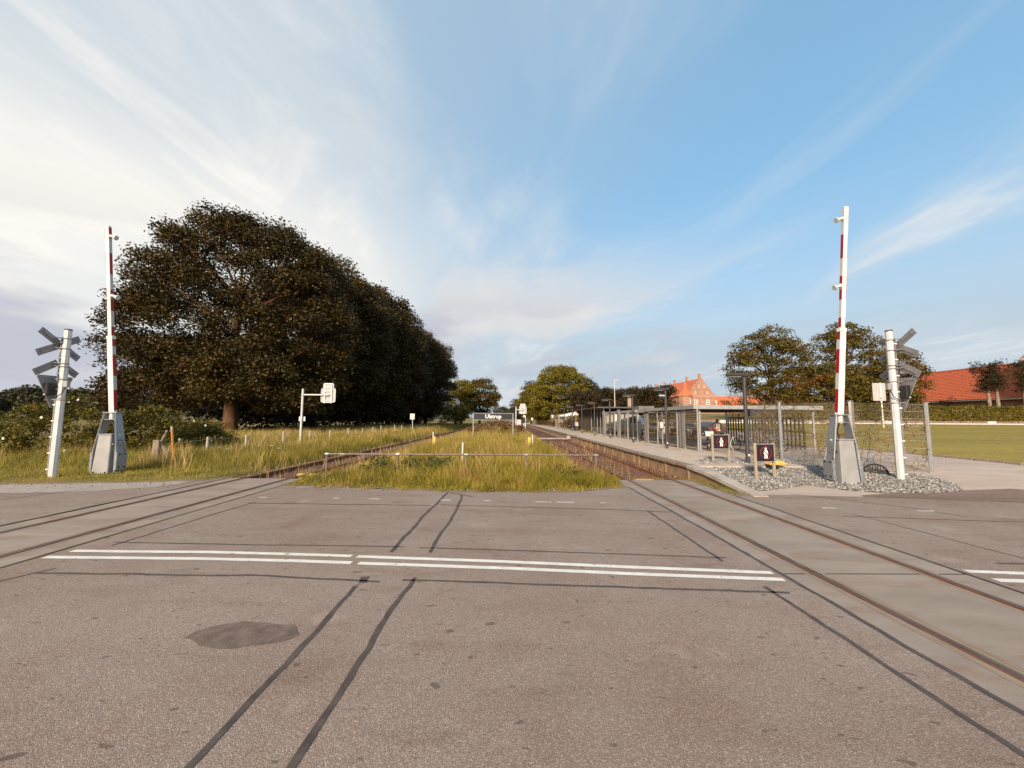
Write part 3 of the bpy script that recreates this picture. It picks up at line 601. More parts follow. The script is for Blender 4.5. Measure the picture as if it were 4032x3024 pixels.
# sloping end of the platform edge
rp = [(14.0, PF+.012), (12.8, .31), (11.7, .20), (10.7, .09), (10.2, .03)]
MB().prism(rp+[(y, z-.10) for y, z in reversed(rp)], 'x', 6.34, 6.72).build('ramp_coping', M_CONC2, plat)
MB().prism([(y+.02, z-.08) for y, z in rp]+[(10.2, -.3), (14.0, -.3)], 'x', 6.43, 6.66).build('ramp_wall', M_WALLC, plat)
MB().box((7.9, 16.75, PF-.02), (2.3, .1, .14), rz=R(4)).build('end_board', M_WOODP, plat)
fp = MB()
for j in range(60): fp.box((6.42, 44+j*2.2, PF-.2), (.1, 2.1, .36))
fp.build('far_edge_panels', M_COPE, plat)
MB().box((6.5, 111, PF+.01), (.36, 138, .06)).build('far_coping', M_COPE, plat)

# ------------------------------------------------------------------ crossing signals (seen from behind)
def crossbuck(loc, s, label):
    """s = side the boards hang on: -1 left of the pole, +1 right"""
    t = thing('crossing_signal', label, 'railway signal', loc)
    pole = MB().tube([(0, 0, -.1), (0, 0, 4.83)], [.105, .095], 8).build('pole', M_POLEW, t)
    MB().tube([(0, 0, 4.83), (0, 0, 4.87)], .103, 12).build('pole_cap', M_DARKG, t)
    d = MB()
    d.box((s*.115, -.045, 2.35), (.035, .045, 4.5)); d.build('cable_duct', M_SIGNB, t)
    b = MB()
    for k in range(9): b.box((s*.10, -.05, .25+k*.52), (.085, .09, .035))
    b.build('duct_clip', M_WHITE, t)
    xo = s*.22; zc = 4.32
    def board(y0, z0, y1, z1, w, nm='cross_arm'):
        dv = Vector((y1-y0, z1-z0)); Ln = dv.length; dv /= Ln; nv = Vector((-dv.y, dv.x))*w/2
        poly = [(y0-nv.x, z0-nv.y), (y1-nv.x, z1-nv.y), (y1+nv.x, z1+nv.y), (y0+nv.x, z0+nv.y)]
        o = MB().prism(poly, 'x', xo-.012, xo+.012).build(nm, M_SIGNB, t, bevel=.006)
        q = [(y0+dv.x*.10-nv.x*.22, z0+dv.y*.10-nv.y*.22), (y1-dv.x*.10-nv.x*.22, z1-dv.y*.10-nv.y*.22), (y1-dv.x*.10+nv.x*.22, z1-dv.y*.10+nv.y*.22), (y0+dv.x*.10+nv.x*.22, z0+dv.y*.10+nv.y*.22)]
        MB().prism(q, 'x', xo-s*.012, xo-s*.035).build('stiffener', M_SIGNB, o)
        return o
    a = .60
    board(-a, zc+.42, a, zc-.38, .225); xo += s*.03; board(-a, zc-.34, a, zc+.34, .225); xo -= s*.03
    board(-.64, zc-.98, -.02, zc-.58, .225); board(.02, zc-.58, .60, zc-.96, .225)
    for z in (zc+.22, zc-.12, zc-.62, zc-.72):
        MB().tube([(0, -.11, z), (s*.24, -.16, z+.02)], .016, 6).tube([(0, .11, z), (s*.24, .16, z-.02)], .016, 6).torus((0, 0, z), .108, .014, (0, 0, 1), 16, 5).build('bracket', M_SIGNB, t)
    # triangular lamp backboard, point down
    yy, zt, zb = .52, 3.24, 2.22; tri = [(-yy, zt), (-yy+.04, zt+.05), (yy-.04, zt+.05), (yy, zt), (.06, zb+.03), (0, zb), (-.06, zb+.03)]
    tb = MB().prism(tri, 'x', s*.24, s*.27).build('backboard', M_SIGNB, t, bevel=.006)
    MB().box((s*.235, 0, zt-.02), (.03, .92, .05)).build('board_rib', M_SIGNB, tb)
    MB().box((s*.17, -.20, 2.84), (.14, .23, .40)).build('lamp_housing', M_BLACK, t, bevel=.02)
    MB().box((s*.165, -.345, 2.66), (.05, .006, .03)).build('housing_label', M_WHITE, t)
    MB().box((-s*.16, -.02, 3.02), (.14, .12, .20)).build('junction_box', M_CABI, t, bevel=.01)
    MB().tube([(-s*.16, -.05, 2.92), (-s*.14, -.12, 2.70), (-s*.02, -.16, 2.58), (s*.10, -.16, 2.60)], .014, 6).build('cable', M_BLACK, t)
    for z in (3.18, 2.50): MB().torus((0, 0, z), .110, .016, (0, 0, 1), 16, 5).tube([(0, 0, z), (s*.25, -.10, z)], .014, 6).build('bracket', M_GALV, t)
    return t
crossbuck((-14.77, 13.08, 0), -1, 'grey crossing signal with crossed boards, left edge, in the grass by the rose bushes')
x_ = crossbuck((12.42, 12.43, .05), 1, 'grey crossing signal with crossed boards, right edge, standing in grey gravel')
MB().box((.30, -.12, 3.52), (.14, .22, .17)).build('bell_box', M_SIGNP, x_, bevel=.015)

# ------------------------------------------------------------------ barriers, arms raised
def barrier(loc, s, tilt, label, top):
    """s = +1: lamps and striped face we see look to +x"""
    t = thing('level_crossing_barrier', label, 'barrier', loc)
    cb = MB().box((0, 0, .665), (.56, .56, 1.33), taper=.80, tapy=.74).build('cabinet', M_CABI, t, bevel=.018)
    MB().box((0, 0, 1.345), (.50, .46, .035)).build('cabinet_lid', M_CABI, cb, bevel=.008)
    for a in (-1, 1): MB().box((a*.20, -.284, .05), (.05, .012, .06)).build('anchor', M_BLACK, cb)
    MB().tube([(s*.25, -.16, 1.0), (s*.30, -.16, 1.0)], .03, 8).build('lock', M_CHROME, cb)
    # two leaning side plates carry the arm and the counterweights
    for a in (-1, 1):
        poly = [(-.19, .03), (.19, .03), (.18, .78), (.155, 1.2), (.11, 2.1), (-.11, 2.1), (-.155, 1.2), (-.18, .78)]
        mb = MB(); n = len(poly); f_ = lambda z: a*(.40-max(0, z-.75)*.16)
        vs = [(f_(z)-.02, y, z) for y, z in poly]+[(f_(z)+.02, y, z) for y, z in poly]
        mb.add(vs, [tuple(reversed(range(n))), tuple(range(n, 2*n))]+[(i, (i+1) % n, n+(i+1) % n, n+i) for i in range(n)])
        pl_ = mb.build('side_plate', M_GALV2, t, bevel=.004)
        fl = MB()
        for q in (-1, 1):
            vs = [(f_(z), q*y+e*.0, z) for z, y in ((.78, .17), (1.2, .155), (2.1, .11)) for e in (0,)]
            fl.tube([(f_(z)-a*.0, q*y, z) for z, y in ((.78, .165), (1.2, .15), (2.1, .105))], .022, 5)
        fl.build('plate_flange', M_GALV2, pl_)
        w_ = MB().box((a*.435, 0, .42), (.06, .38, .60)).build('counterweight', M_GALV2, t, bevel=.008)
        for y in (-.10, .10):
            for z in (.22, .66): MB().tube([(a*.46, y, z), (a*.485, y, z)], .026, 6).build('bolt', M_BLACK, w_)
        for y, z in ((-.05, 1.12), (.05, 1.12), (-.08, 1.02), (.08, 1.02), (0, 1.20), (0, .95)): MB().tube([(f_(z)+a*.0, y, z), (f_(z)+a*.032, y, z)], .013, 6).build('bolt', M_DARKG, pl_)
        MB().box((f_(1.33)+a*.024, -.02, 1.33), (.006, .07, .05)).build('plate_label', M_WHITE, pl_)
    MB().box((0, 0, 1.86), (.44, .20, .02)).build('cross_plate', M_GALV2, t); MB().box((0, 0, 2.10), (.50, .24, .03)).build('cross_plate', M_GALV2, t)
    MB().tube([(0, 0, 1.86), (0, 0, 2.12)], .09, 12).build('arm_socket', M_SIGNP, t)
    MB().tube([(-.06, -.05, 1.84), (s*.12, -.08, 1.74), (s*.17, -.08, 1.60), (s*.12, -.08, 1.36)], .02, 6).build('cable', M_BLACK, t)
    arm = MB(); L = top
    def sec(z0, z1, wx, wy, nm, m_, par):
        c = .012; pr = [(-wx/2+c, -wy/2), (wx/2-c, -wy/2), (wx/2, -wy/2+c), (wx/2, wy/2-c), (wx/2-c, wy/2), (-wx/2+c, wy/2), (-wx/2, wy/2-c), (-wx/2, -wy/2+c)]
        return MB().prism(pr, 'z', z0, z1).build(nm, m_, par, smooth=False)
    mid = 2.62; a1 = sec(0, mid, .19, .135, 'arm', M_WHITE, t); a1.location = (0, 0, 2.12); a1.rotation_euler = (R(tilt), 0, 0)
    sec(mid, L, .13, .115, 'arm_upper', M_WHITE, a1); sec(mid-.05, mid+.05, .215, .16, 'arm_collar', M_WHITE, a1)
    red = [(.06, .78), (1.28, 2.02), (2.32, 2.56), (2.70, 3.0), (3.55, 4.28), (4.82, 5.55)]; k = 6.07-.02
    if L-k > .35: red.append((k, min(L-.05 if L-k < .6 else L-.30, k+.72)))
    for a in (-1, 1):
        z = .03
        for (r0, r1) in red+[(L, L)]:
            if r0-z > .05: w, dp = (.19, .122) if r0 <= mid else (.13, .102); MB().box((a*(w/2+.0015), 0, (z+r0)/2), (.003, dp, r0-z)).build('white_reflector', M_REFL, a1)
            if r1 > r0: w, dp = (.19, .122) if r1 <= mid else (.13, .102); MB().box((a*(w/2+.0015), 0, (r0+r1)/2), (.003, dp, r1-r0)).build('red_reflector', M_RED, a1)
            z = r1
    for z in (L-.36, L-2.42):
        lp = MB().tube([(s*.05, 0, z+.01), (s*.11, 0, z+.01), (s*.15, 0, z-.005), (s*.27, -.01, z-.045), (s*.285, -.01, z-.05)], [.065, .05, .035, .088, .082], 14).build('arm_lamp', M_POLEW, a1, smooth=True)
        for e in (-.08, .08): MB().box((0, 0, z+e), (.140, .125, .02)).build('lamp_strap', M_POLEW, lp)
    return t
barrier((-13.93, 13.99, 0), 1, 7.0, 'raised red and white barrier on the left, standing in grass', 6.48)
barrier((10.33, 12.11, .05), -1, 6.6, 'raised red and white barrier on the right, standing in grey gravel', 6.38)

# ------------------------------------------------------------------ low pipe rail on the island
hr = thing('pipe_railing', 'low rusty pipe railing across the front of the grass island', 'railing')
HX = [-5.95, -3.62, -1.37, .62, 2.94]
for i, x in enumerate(HX):
    MB().tube([(x, 13.12, -.05), (x, 13.12, .77)], .032, 8).build('post', M_RUSTP, hr); MB().tube([(x-.06, 13.12, .775), (x+.06, 13.12, .775)], .042, 8).build('pipe_fitting', M_GALV2, hr)
    if i < 4: MB().tube([(x+.06, 13.12, .775), (HX[i+1]-.06, 13.12, .775)], .030, 8).build('rail', M_RUSTP, hr)

# ------------------------------------------------------------------ posts and signs on the left
t = thing('wooden_gatepost', 'thick weathered grey wooden post leaning on its strut near the orange marker', 'post', (-15.0, 17.1, 0))
MB().box((0, 0, .46), (.30, .26, 1.02), taper=.86).build('post', M_WOODG, t, bevel=.02); MB().tube([(.16, .05, .72), (.36, .08, .42), (.40, .10, .05)], [.05, .10, .11], 6).build('strut', M_WOODG, t); MB().tube([(.14, 0, .9), (.24, .02, 1.12), (.30, .02, 1.32)], [.04, .06, .02], 6).build('broken_rail', M_WOODG, t)
t = thing('marker_post', 'slim orange marker post with a pale top beside the old wooden post', 'marker post', (-13.86, 16.65, 0))
MB().tube([(0, 0, -.05), (-.20, 0, 1.42)], .045, 10).build('post', M_ORANGE, t); MB().tube([(-.20, 0, 1.42), (-.22, 0, 1.56)], .046, 10).build('pale_top', M_POSTW, t)
wf = thing('wire_fence', 'low wire fence on short whitewashed posts along the meadow', 'fence')
r_ = random.Random(8); yy_ = [19.6, 22.7, 26.3, 29.9, 32.9, 36.6, 40.3, 43.4, 46.7, 51.4, 55.5, 60, 64, 68, 72.5, 80, 84]; tops = []
for y in yy_:
    h = r_.uniform(.95, 1.15); lx, ly = r_.uniform(-.05, .05), r_.uniform(-.04, .04); x = -14.85+r_.uniform(-.15, .15)
    MB().tube([(x, y, -.3), (x+lx, y+ly, h)], [.065, .055], 7).build('post', M_POSTW, wf); tops.append((x+lx, y+ly, h))
for dz in (.12, .5): MB().tube([(-15.0, 17.1, .88-dz)]+[(a, b, c-dz) for a, b, c in tops], .006, 4).build('wire', M_GALV, wf)
t = thing('leaning_stick', 'thin white stick leaning in the tall grass by the wire fence', 'stick', (-14.2, 22.5, 0)); MB().tube([(0, 0, .2), (.42, .1, 1.0)], .022, 6).build('stick', M_POSTW, t)
M_SIGNG = mat('mid_grey_sign_back', (.40, .375, .36), .5, .3, c2=(.34, .315, .30), scale=4)
def bracket_sign(loc, h, arm, label, low=True):
    t = thing('bracket_sign', label, 'sign', loc)
    MB().tube([(0, 0, -.2), (0, 0, h)], .075, 10).build('pole', M_POLEW, t); za = h-.42
    MB().torus((0, 0, za), .085, .03, (0, 0, 1), 12, 6).build('clamp', M_POLEW, t); MB().tube([(0, 0, za), (arm+.55, 0, za)], .055, 8).build('arm', M_POLEW, t)
    cx = arm+.42
    def plate(w, hh, zc, nm):
        c = .07; pr = [(cx-w/2+c, zc-hh/2), (cx+w/2-c, zc-hh/2), (cx+w/2, zc-hh/2+c), (cx+w/2, zc+hh/2-c), (cx+w/2-c, zc+hh/2), (cx-w/2+c, zc+hh/2), (cx-w/2, zc+hh/2-c), (cx-w/2, zc-hh/2+c)]
        p = MB().prism(pr, 'y', .10, .12).build(nm, M_SIGNG, t); e = MB(); e.tube([(a, .09, b) for a, b in pr+[pr[0]]], .024, 5, caps=False); e.build('plate_rim', M_WHITE, p); return p
    plate(1.0, .98, za-.02, 'sign_plate'); plate(.72, .42, za+.62, 'sign_plate')
    for x in (-.24, .24): MB().box((cx+x, .05, za+.10), (.085, .05, 1.36)).build('upright', M_WHITE, t)
    for z in (-.52, -.38, .28, .50, .62, .78): MB().box((cx, .045, za+z), (.56, .05, .06)).build('batten', M_WHITE, t)
    if low: MB().box((0, .085, h*.47), (.46, .02, .32)).build('number_plate', M_SIGNP, t, bevel=.006)
    return t
bracket_sign((-14.62, 28, 0), 4.02, 1.35, 'back of a pale sign on a bracket arm, standing before the dark trees')
bs = bracket_sign((1.15, 55, .3), 3.4, .55, 'back of a pale sign on a bracket arm behind the station name board', False)
MB().box((.42, .1, 1.25), (.62, .05, .75)).build('lower_plate', M_SIGNP, bs, bevel=.03)
t = thing('trackside_sign', 'small grey sign on a thin post at the far end of the wire fence', 'sign', (-13.15, 54.7, 0)); MB().tube([(0, 0, 0), (-.1, 0, 2.6)], .05, 6).build('post', M_POLEW, t); MB().box((-.09, -.06, 2.25), (.62, .03, .8)).build('plate', M_SIGNP, t)
t = thing('dwarf_signal', 'black dwarf signal on two white posts beside the far track', 'signal', (2.25, 50, .15))
MB().tube([(0, 0, 0), (0, 0, 2.3)], .06, 8).build('post', M_WHITE, t); MB().tube([(-.18, 0, 0), (-.18, 0, 1.7)], .05, 8).build('post', M_WHITE, t); MB().box((-.24, -.05, 1.62), (.42, .2, .52)).build('signal_head', M_BLACK, t, bevel=.03); MB().box((-.18, -.04, 2.2), (.22, .12, .3)).build('lamp_box', M_SIGNP, t, bevel=.02)
t = thing('small_marker_sign', 'tiny white sign on a thin post at the far end of the track', 'sign', (5.9, 95, .3)); MB().tube([(0, 0, 0), (0, 0, 2.0)], .05, 6).build('post', M_SIGNB, t); MB().box((0, -.06, 1.75), (.4, .03, .6)).build('plate', M_WHITE, t)
t = thing('station_name_board', 'dark blue station name board with white lettering in the tall grass', 'station sign', (-1.32, 36.5, .1))
for x in (-1.86, 1.82): MB().tube([(x, 0, -.2), (x, 0, 2.4)], .065, 8).build('post', M_GALV, t)
bd = MB().box((-.02, -.04, 2.08), (3.58, .06, .58)).build('name_panel', M_NAVY, t, bevel=.008); MB().box((-.02, -.04, 2.39), (3.62, .07, .03)).build('panel_rim', M_GALV, t); MB().box((-.02, -.04, 1.775), (3.62, .07, .03)).build('panel_rim', M_GALV, t)
text_mesh('lettering', 'Ulstrup', .50, M_TEXT, bd, (-.02, -.078, 2.09), (R(90), 0, 0), .012)
def white_marker(loc, h, label, box):
    t = thing('snow_marker', label, 'marker post', loc); MB().tube([(0, 0, -.05), (.02, 0, h)], .03, 8).build('post', M_WHITE, t)
    if box: MB().box((box*.17, -.02, .60), (.20, .14, .50), taper=.9).build('yellow_cover', M_YELLOW, t, bevel=.03)
white_marker((-4.33, 22.9, .08), 1.12, 'thin white post with a yellow cap box beside the left track', .5)
white_marker((1.42, 22.6, .08), .98, 'thin white post with a yellow cap box beside the right track', -1)
white_marker((-1.77, 15.5, .05), .98, 'thin white post rising behind the pipe railing', 0)
for loc, lb in (((TR-.1, 13.35, -.15), 'flat yellow plate lying between the rails by the platform'), ((TL+.75, 14.1, -.12), 'flat yellow plate lying in the weeds by the left rails')):
    t = thing('magnet_plate', lb, 'track magnet', loc, R(4)); MB().box((0, 0, .09), (.62, .22, .05)).build('plate', M_YELLOW, t, bevel=.01); MB().box((0, 0, .03), (.5, .16, .08)).build('foot', M_RUSTP, t)

# ------------------------------------------------------------------ no pedestrians signs
def no_walk(loc, rz, h, label):
    t = thing('no_walking_sign', label, 'warning sign', loc, rz)
    for x in (-.33, .33): MB().tube([(x, 0, -.1), (x, 0, h)], .048, 10).build('post', M_WOODP, t)
    p = MB().box((0, -.045, h-.31), (.60, .03, .52)).build('panel', M_NAVY, t, bevel=.004); zc = h-.31; yf = -.066
    MB().box((0, -.045, h-.035), (.62, .035, .025)).build('panel_rail', M_GALV, t); MB().box((0, -.045, h-.585), (.62, .035, .025)).build('panel_rail', M_GALV, t)
    MB().torus((0, yf, zc), .195, .014, (0, 1, 0), 36, 6).build('red_ring', M_REDSYM, p)
    w = MB(); w.prism([(.035*math.cos(a), zc+.135+.035*math.sin(a)) for a in np.linspace(0, 6.28, 13)[:-1]], 'y', yf-.003, yf+.005)
    w.prism([(-.06, zc+.075), (-.03, zc+.095), (.03, zc+.095), (.06, zc+.075), (.082, zc-.03), (.060, zc-.035), (.045, zc+.03), (.05, zc-.06), (.062, zc-.18), (.022, zc-.18), (0, zc-.08), (-.022, zc-.18), (-.062, zc-.18), (-.05, zc-.06), (-.045, zc+.03), (-.060, zc-.035), (-.082, zc-.03)], 'y', yf-.003, yf+.005)
    w.build('walking_figure', M_TEXT, p)
    a = R(-45); q = [(-.195, -.013), (.195, -.013), (.195, .013), (-.195, .013)]
    MB().prism([(x*math.cos(a)-y*math.sin(a), zc+x*math.sin(a)+y*math.cos(a)) for x, y in q], 'y', yf-.008, yf-.003).build('red_slash', M_REDSYM, p)
    for x in (-.2, .2): MB().tube([(x, -.05, h-.60), (x, -.05, h-.625)], .02, 6).build('bolt', M_DARKG, t)
no_walk((8.46, 15.6, float(gz(8.46, 15.6))), R(4), 1.10, 'no-walking sign farther back, on two wooden posts before the bike shelter')
no_walk((8.20, 12.55, float(gz(8.2, 12.55))), R(9), 1.13, 'no-walking sign nearer the track, on two wooden posts in grey gravel')
t = thing('yellow_trackside_box', 'small yellow lidded box behind the nearer no-walking sign', 'box', (9.45, 13.9, float(gz(9.45, 13.9))+.04)); MB().box((0, 0, .20), (.58, .34, .14), taper=.85).build('lid', M_YELLOW, t, bevel=.02); MB().box((-.12, 0, .06), (.30, .26, .16)).build('base', M_BLACK, t)
t = thing('drain_cover', 'round black iron grating leaning on edge in the gravel by the fence', 'grating', (12.35, 13.2, float(gz(12.4, 13.2))+.02), R(-38))
g_ = MB().torus((0, 0, .0), .32, .026, (0, 1, 0), 28, 6)
for x in np.arange(-.26, .27, .065): hh = math.sqrt(.32**2-x*x); g_.box((x, 0, 0), (.024, .026, 2*hh))
g_.build('grating', M_BLACK, t); MB().box((0, 0, .12), (.52, .03, .04)).build('bar', M_BLACK, t)

# ------------------------------------------------------------------ mesh fence with climbing vine
fpts = [(11.62, 19.0), (11.50, 16.45), (12.72, 14.42), (14.50, 13.42)]
fe = thing('mesh_fence', 'galvanised welded mesh fence behind the gravel with dry vines on it', 'fence')
tz = [float(gz(*p)) for p in fpts]
for i, (p, z) in enumerate(zip(fpts, tz)):
    o = MB().box((p[0], p[1], z+1.17), (.12, .09, 2.46), rz=R((0, 25, 45, 30)[i])).build('post', M_GALV, fe, bevel=.008); MB().box((p[0], p[1], z+2.42), (.13, .1, .03)).build('post_cap', M_GALV, o)
    if i == 2: MB().box((p[0]+.10, p[1]+.02, z+1.17), (.10, .09, 2.4), rz=R(40)).build('post', M_WOODG, fe)
def mesh_panel(p0, p1, z0, z1, h=2.3):
    mb = MB(); L = math.dist(p0, p1); n = int(L/.05); d = ((p1[0]-p0[0])/L, (p1[1]-p0[1])/L); nv = (-d[1], d[0])
    for i in range(n+1):
        q = .06+(L-.12)*i/n; x, y, z = p0[0]+d[0]*q, p0[1]+d[1]*q, z0+(z1-z0)*q/L; mb.tube([(x, y, z+.04), (x, y, z+.04+h)], .0032, 3, False)
    for k in range(10):
        for e in (-.006, .006): z = .06+k*h/9.05; mb.tube([(p0[0]+nv[0]*e, p0[1]+nv[1]*e, z0+z), (p1[0]+nv[0]*e, p1[1]+nv[1]*e, z1+z)], .0042, 3, False)
    return mb.build('mesh_panel', M_SHELL, fe)
for i in range(3): mesh_panel(fpts[i], fpts[i+1], tz[i], tz[i+1])
MB().box((11.68, 18.72, tz[0]+2.02), (.2, .22, .36)).build('waste_bag_dispenser', M_NAVY, fe, bevel=.02)
vr = random.Random(12)
def vine(name, label, base, dirs, n, top, leaves):
    t = thing(name, label, 'vine', (base[0], base[1], float(gz(*base)))); mb = MB(); tips = []
    for k in range(n):
        s0 = vr.uniform(0, 1); x = dirs[0]*s0; y = dirs[1]*s0; z = 0 if vr.random() < .3 else vr.uniform(.4, 1.6); pts = [(x, y, z)]; a = vr.uniform(-.5, .5)
        for q in range(vr.randint(8, 18)):
            a += vr.uniform(-.7, .7); st = .14; u = math.sin(a)*st/math.hypot(*dirs); s0 = min(1.02, max(-.02, s0+u)); z += math.cos(a)*st*(.9 if z < top-.2 else -.4); z = max(.02, z)
            pts.append((dirs[0]*s0+vr.uniform(-.03, .03), dirs[1]*s0+vr.uniform(-.05, .03), z))
        rr = vr.uniform(.006, .015); mb.tube(pts, [rr*(1-.6*i/len(pts)) for i in range(len(pts))], 4, False); tips += pts[3:]
    mb.build('stems', M_VINE, t); rng = np.random.default_rng(int(base[0]*10)); c = np.array(tips)[rng.integers(0, len(tips), leaves)]+rng.normal(0, .06, (leaves, 3))
    quads_mesh('leaves', leaf_quads(c, .06, rng, .3), M_LEAFRED, t); return t
vine('climbing_vine', 'brown tangled vine on the mesh fence left of the barrier', (11.60, 18.4), (-.09, -1.9), 70, 2.6, 500)
vine('climbing_vine', 'dry tangled vine on the middle fence panel behind the right barrier', (11.6, 16.3), (1.0, -1.7), 62, 2.5, 500)
vine('climbing_vine', 'brown vine hanging on the fence panel behind the right signal', (12.9, 14.3), (1.5, -.8), 44, 2.5, 400)
# ------------------------------------------------------------------ platform lamps
def lamp(loc, label, sign=None, h=3.42, group='platform lamps'):
    t = thing('platform_lamp', label, 'lamp post', loc, 0, group)
    MB().tube([(0, 0, 0), (0, 0, 1.0), (0, 0, h-.12)], [.075, .075, .065], 10).build('post', M_DARKG, t, smooth=True)
    MB().box((-.26, -.04, h-.03), (.92, .17, .13), rz=R(3)).build('lamp_head', M_DARKG, t, bevel=.035); MB().box((-.42, -.04, h-.11), (.52, .10, .03)).build('diffuser', M_FROST, t)
    MB().box((0, -.088, .32), (.06, .01, .08)).build('hatch_label', M_WHITE, t)
    if sign == 'name':
        b = MB().box((-.23, -.02, h-.42), (.34, .05, .34)).build('hanging_sign', M_NAVY, t); text_mesh('lettering', 'Ulstrup', .11, M_TEXT, b, (-.23, -.05, h-.40), (R(90), 0, 0), .004)
    if sign == 'board': MB().box((-.22, 0, h-.55), (.26, .06, .62)).build('hanging_board', M_WOODP, t, bevel=.02)
    return t
lamp((9.16, 15.0, PF-.02), 'nearest dark platform lamp, standing behind the mesh fence')
for i, (y, lb, sg) in enumerate(((22.4, 'second nearest platform lamp, with a small dark sign under its head', 'name'), (28.4, 'third platform lamp, with a wooden board hanging under its head', 'board'), (34.8, 'fourth platform lamp, in front of the white van', None), (41, 'fifth platform lamp, by the end of the glass screens', None), (48, 'sixth platform lamp, beside the dark timber hut', None), (55, 'seventh platform lamp, in front of the white awning', None), (63, 'eighth platform lamp, beside the low shrubs', None), (72, 'ninth platform lamp, left of the white awning', None), (82, 'farthest platform lamp, below the yellow-green tree', None))):
    lamp((9.08, y, PF), lb, sg)
for y, x, lb in ((55, -1.75, 'first dark lamp rising behind the station name board'), (64, -1.62, 'second dark lamp behind the station name board'), (73, -1.4, 'third dark lamp behind the station name board'), (82, -1.0, 'farthest dark lamp behind the station name board')):
    o = lamp((x, y, .25), lb, None, 3.5, 'lamps behind the name board')
t = thing('tall_mast', 'tall thin white mast with a small arm behind the clipped trees', 'mast', (19.2, 70, .8)); MB().tube([(0, 0, 0), (0, 0, 8.3)], [.10, .05], 8).build('mast', M_POLEW, t); MB().box((.35, 0, 8.3), (.8, .1, .08)).build('arm', M_POLEW, t)

# ------------------------------------------------------------------ glass wind screens and twin posts
def screen(y0, y1, label, x=10.0, z0=.17, z1=2.12):
    gm = M_GLASS if y0 < 29 else M_GLASS2
    t = thing('glass_screen', label, 'glass screen', (x, y0, PF-.02), 0, 'glass screens on the platform'); L = y1-y0
    for y in (0, L): MB().box((0, y, (z1+.12)/2), (.06, .06, z1+.12)).build('post', M_SHELL, t)
    for z in (z0, z1): MB().box((0, L/2, z), (.045, L-.06, .05)).build('rail', M_SHELL, t)
    MB().box((0, L/2, (z0+z1)/2), (.012, L-.06, z1-z0-.05)).build('pane', gm, t); return t
for y0, y1, lb in ((20.6, 22.1, 'nearest glass screen, right of the thick twin post'), (23.1, 24.6, 'glass screen between the twin post and the second lamp'), (26.15, 27.85, 'glass screen left of the round-ended board'), (30.2, 32.5, 'glass screen in front of the white van bonnet'), (32.7, 34.8, 'glass screen in front of the white van window'), (36.6, 40.0, 'farthest glass screen, before the hut')): screen(y0, y1, lb)
def twin(y, label):
    t = thing('twin_post', label, 'steel post', (10.05, y, PF-.02), 0, 'twin posts along the platform')
    for d in (-.11, .11): MB().box((0, d*1.6, 1.27), (.17, .15, 2.54)).build('post', M_SHELG, t, bevel=.008)
for y, lb in ((22.6, 'nearest and widest grey twin post beside the glass screens'), (28.35, 'second grey twin post, left of the glass screen'), (35.5, 'third grey twin post, left of the white van'), (41.0, 'farthest grey twin post by the hut')): twin(y, lb)
t = thing('information_board', 'grey round-ended board with a white bucket on its post between the glass screens', 'board', (10.0, 25.3, PF))
pr = [(.0, .35), (.35, .40), (.52, .6), (.52, 1.75), (.35, 1.98), (0, 2.02)]; MB().prism(pr, 'x', -.02, .02).build('panel', M_FROST, t); MB().tube([(0, 0, 0), (0, 0, 2.2)], .035, 8).build('post', M_SHELL, t); MB().tube([(-.08, -.12, 1.1), (-.08, -.12, 1.48)], [.10, .14], 12).build('bucket', M_WHITE, t)
t = thing('litter_bin', 'tall narrow dark litter bin beside the second twin post', 'litter bin', (9.85, 29.3, PF)); MB().box((0, 0, 1.02), (.24, .26, 1.05)).build('bin', M_DARKG, t, bevel=.06); MB().tube([(0, 0, 0), (0, 0, .55)], .045, 8).build('post', M_DARKG, t)
def shelter(x0, x1, y0, y1, z, label, posts):
    t = thing('bike_shelter', label, 'shelter', (x0, y0, .33)); w, d = x1-x0, y1-y0
    MB().box((w/2, d/2, z), (w, d, .07)).build('roof', M_SHELG, t); 
    for c, s_ in (((w/2, 0, z-.03), (w+.06, .06, .20)), ((w/2, d, z-.03), (w+.06, .06, .20)), ((0, d/2, z-.03), (.06, d-.06, .20)), ((w, d/2, z-.03), (.06, d-.06, .20))): MB().box(c, s_).build('fascia', M_SHELL, t)
    for px_, py_ in posts: MB().box((px_, py_, z/2), (.09, .09, z-.05)).build('post', M_SHELL, t)
    bw = MB()
    for k in range(int(d/.6)): bw.box((w*.55, .4+k*.6, z-.10), (w*.85, .05, .09))
    bw.build('roof_joists', M_DARKG, t); return t
sh1 = shelter(9.9, 16.8, 20.75, 29.8, 2.36, 'flat-roofed bike shelter behind the mesh fence', [(.4, .25), (3.4, 8.7), (6.6, .3), (6.6, 4.5), (6.6, 8.7), (.4, 8.7), (.4, 4.4)])
sh2 = shelter(10.2, 14.2, 31.2, 42.2, 2.36, 'second flat-roofed shelter in front of the white van', [(.3, .3), (.3, 3.9), (.3, 7.5), (.3, 10.7), (3.7, 10.7), (3.7, .3)])
MB().box((1.4, 2.2, 2.60), (1.3, 1.5, .38)).build('roof_box', M_SHELG, sh2)
rk = thing('bike_rack', 'dark slatted rear wall of the bike shelter', 'rack', (16.3, 21.5, .35))
for k in range(24): MB().box((0, k*.32, .95), (.04, .10, 1.8)).build('slat', M_DARKG, rk)
for z in (.2, 1.0, 1.8): MB().box((.05, 3.7, z), (.04, 7.6, .06)).build('rail', M_DARKG, rk)

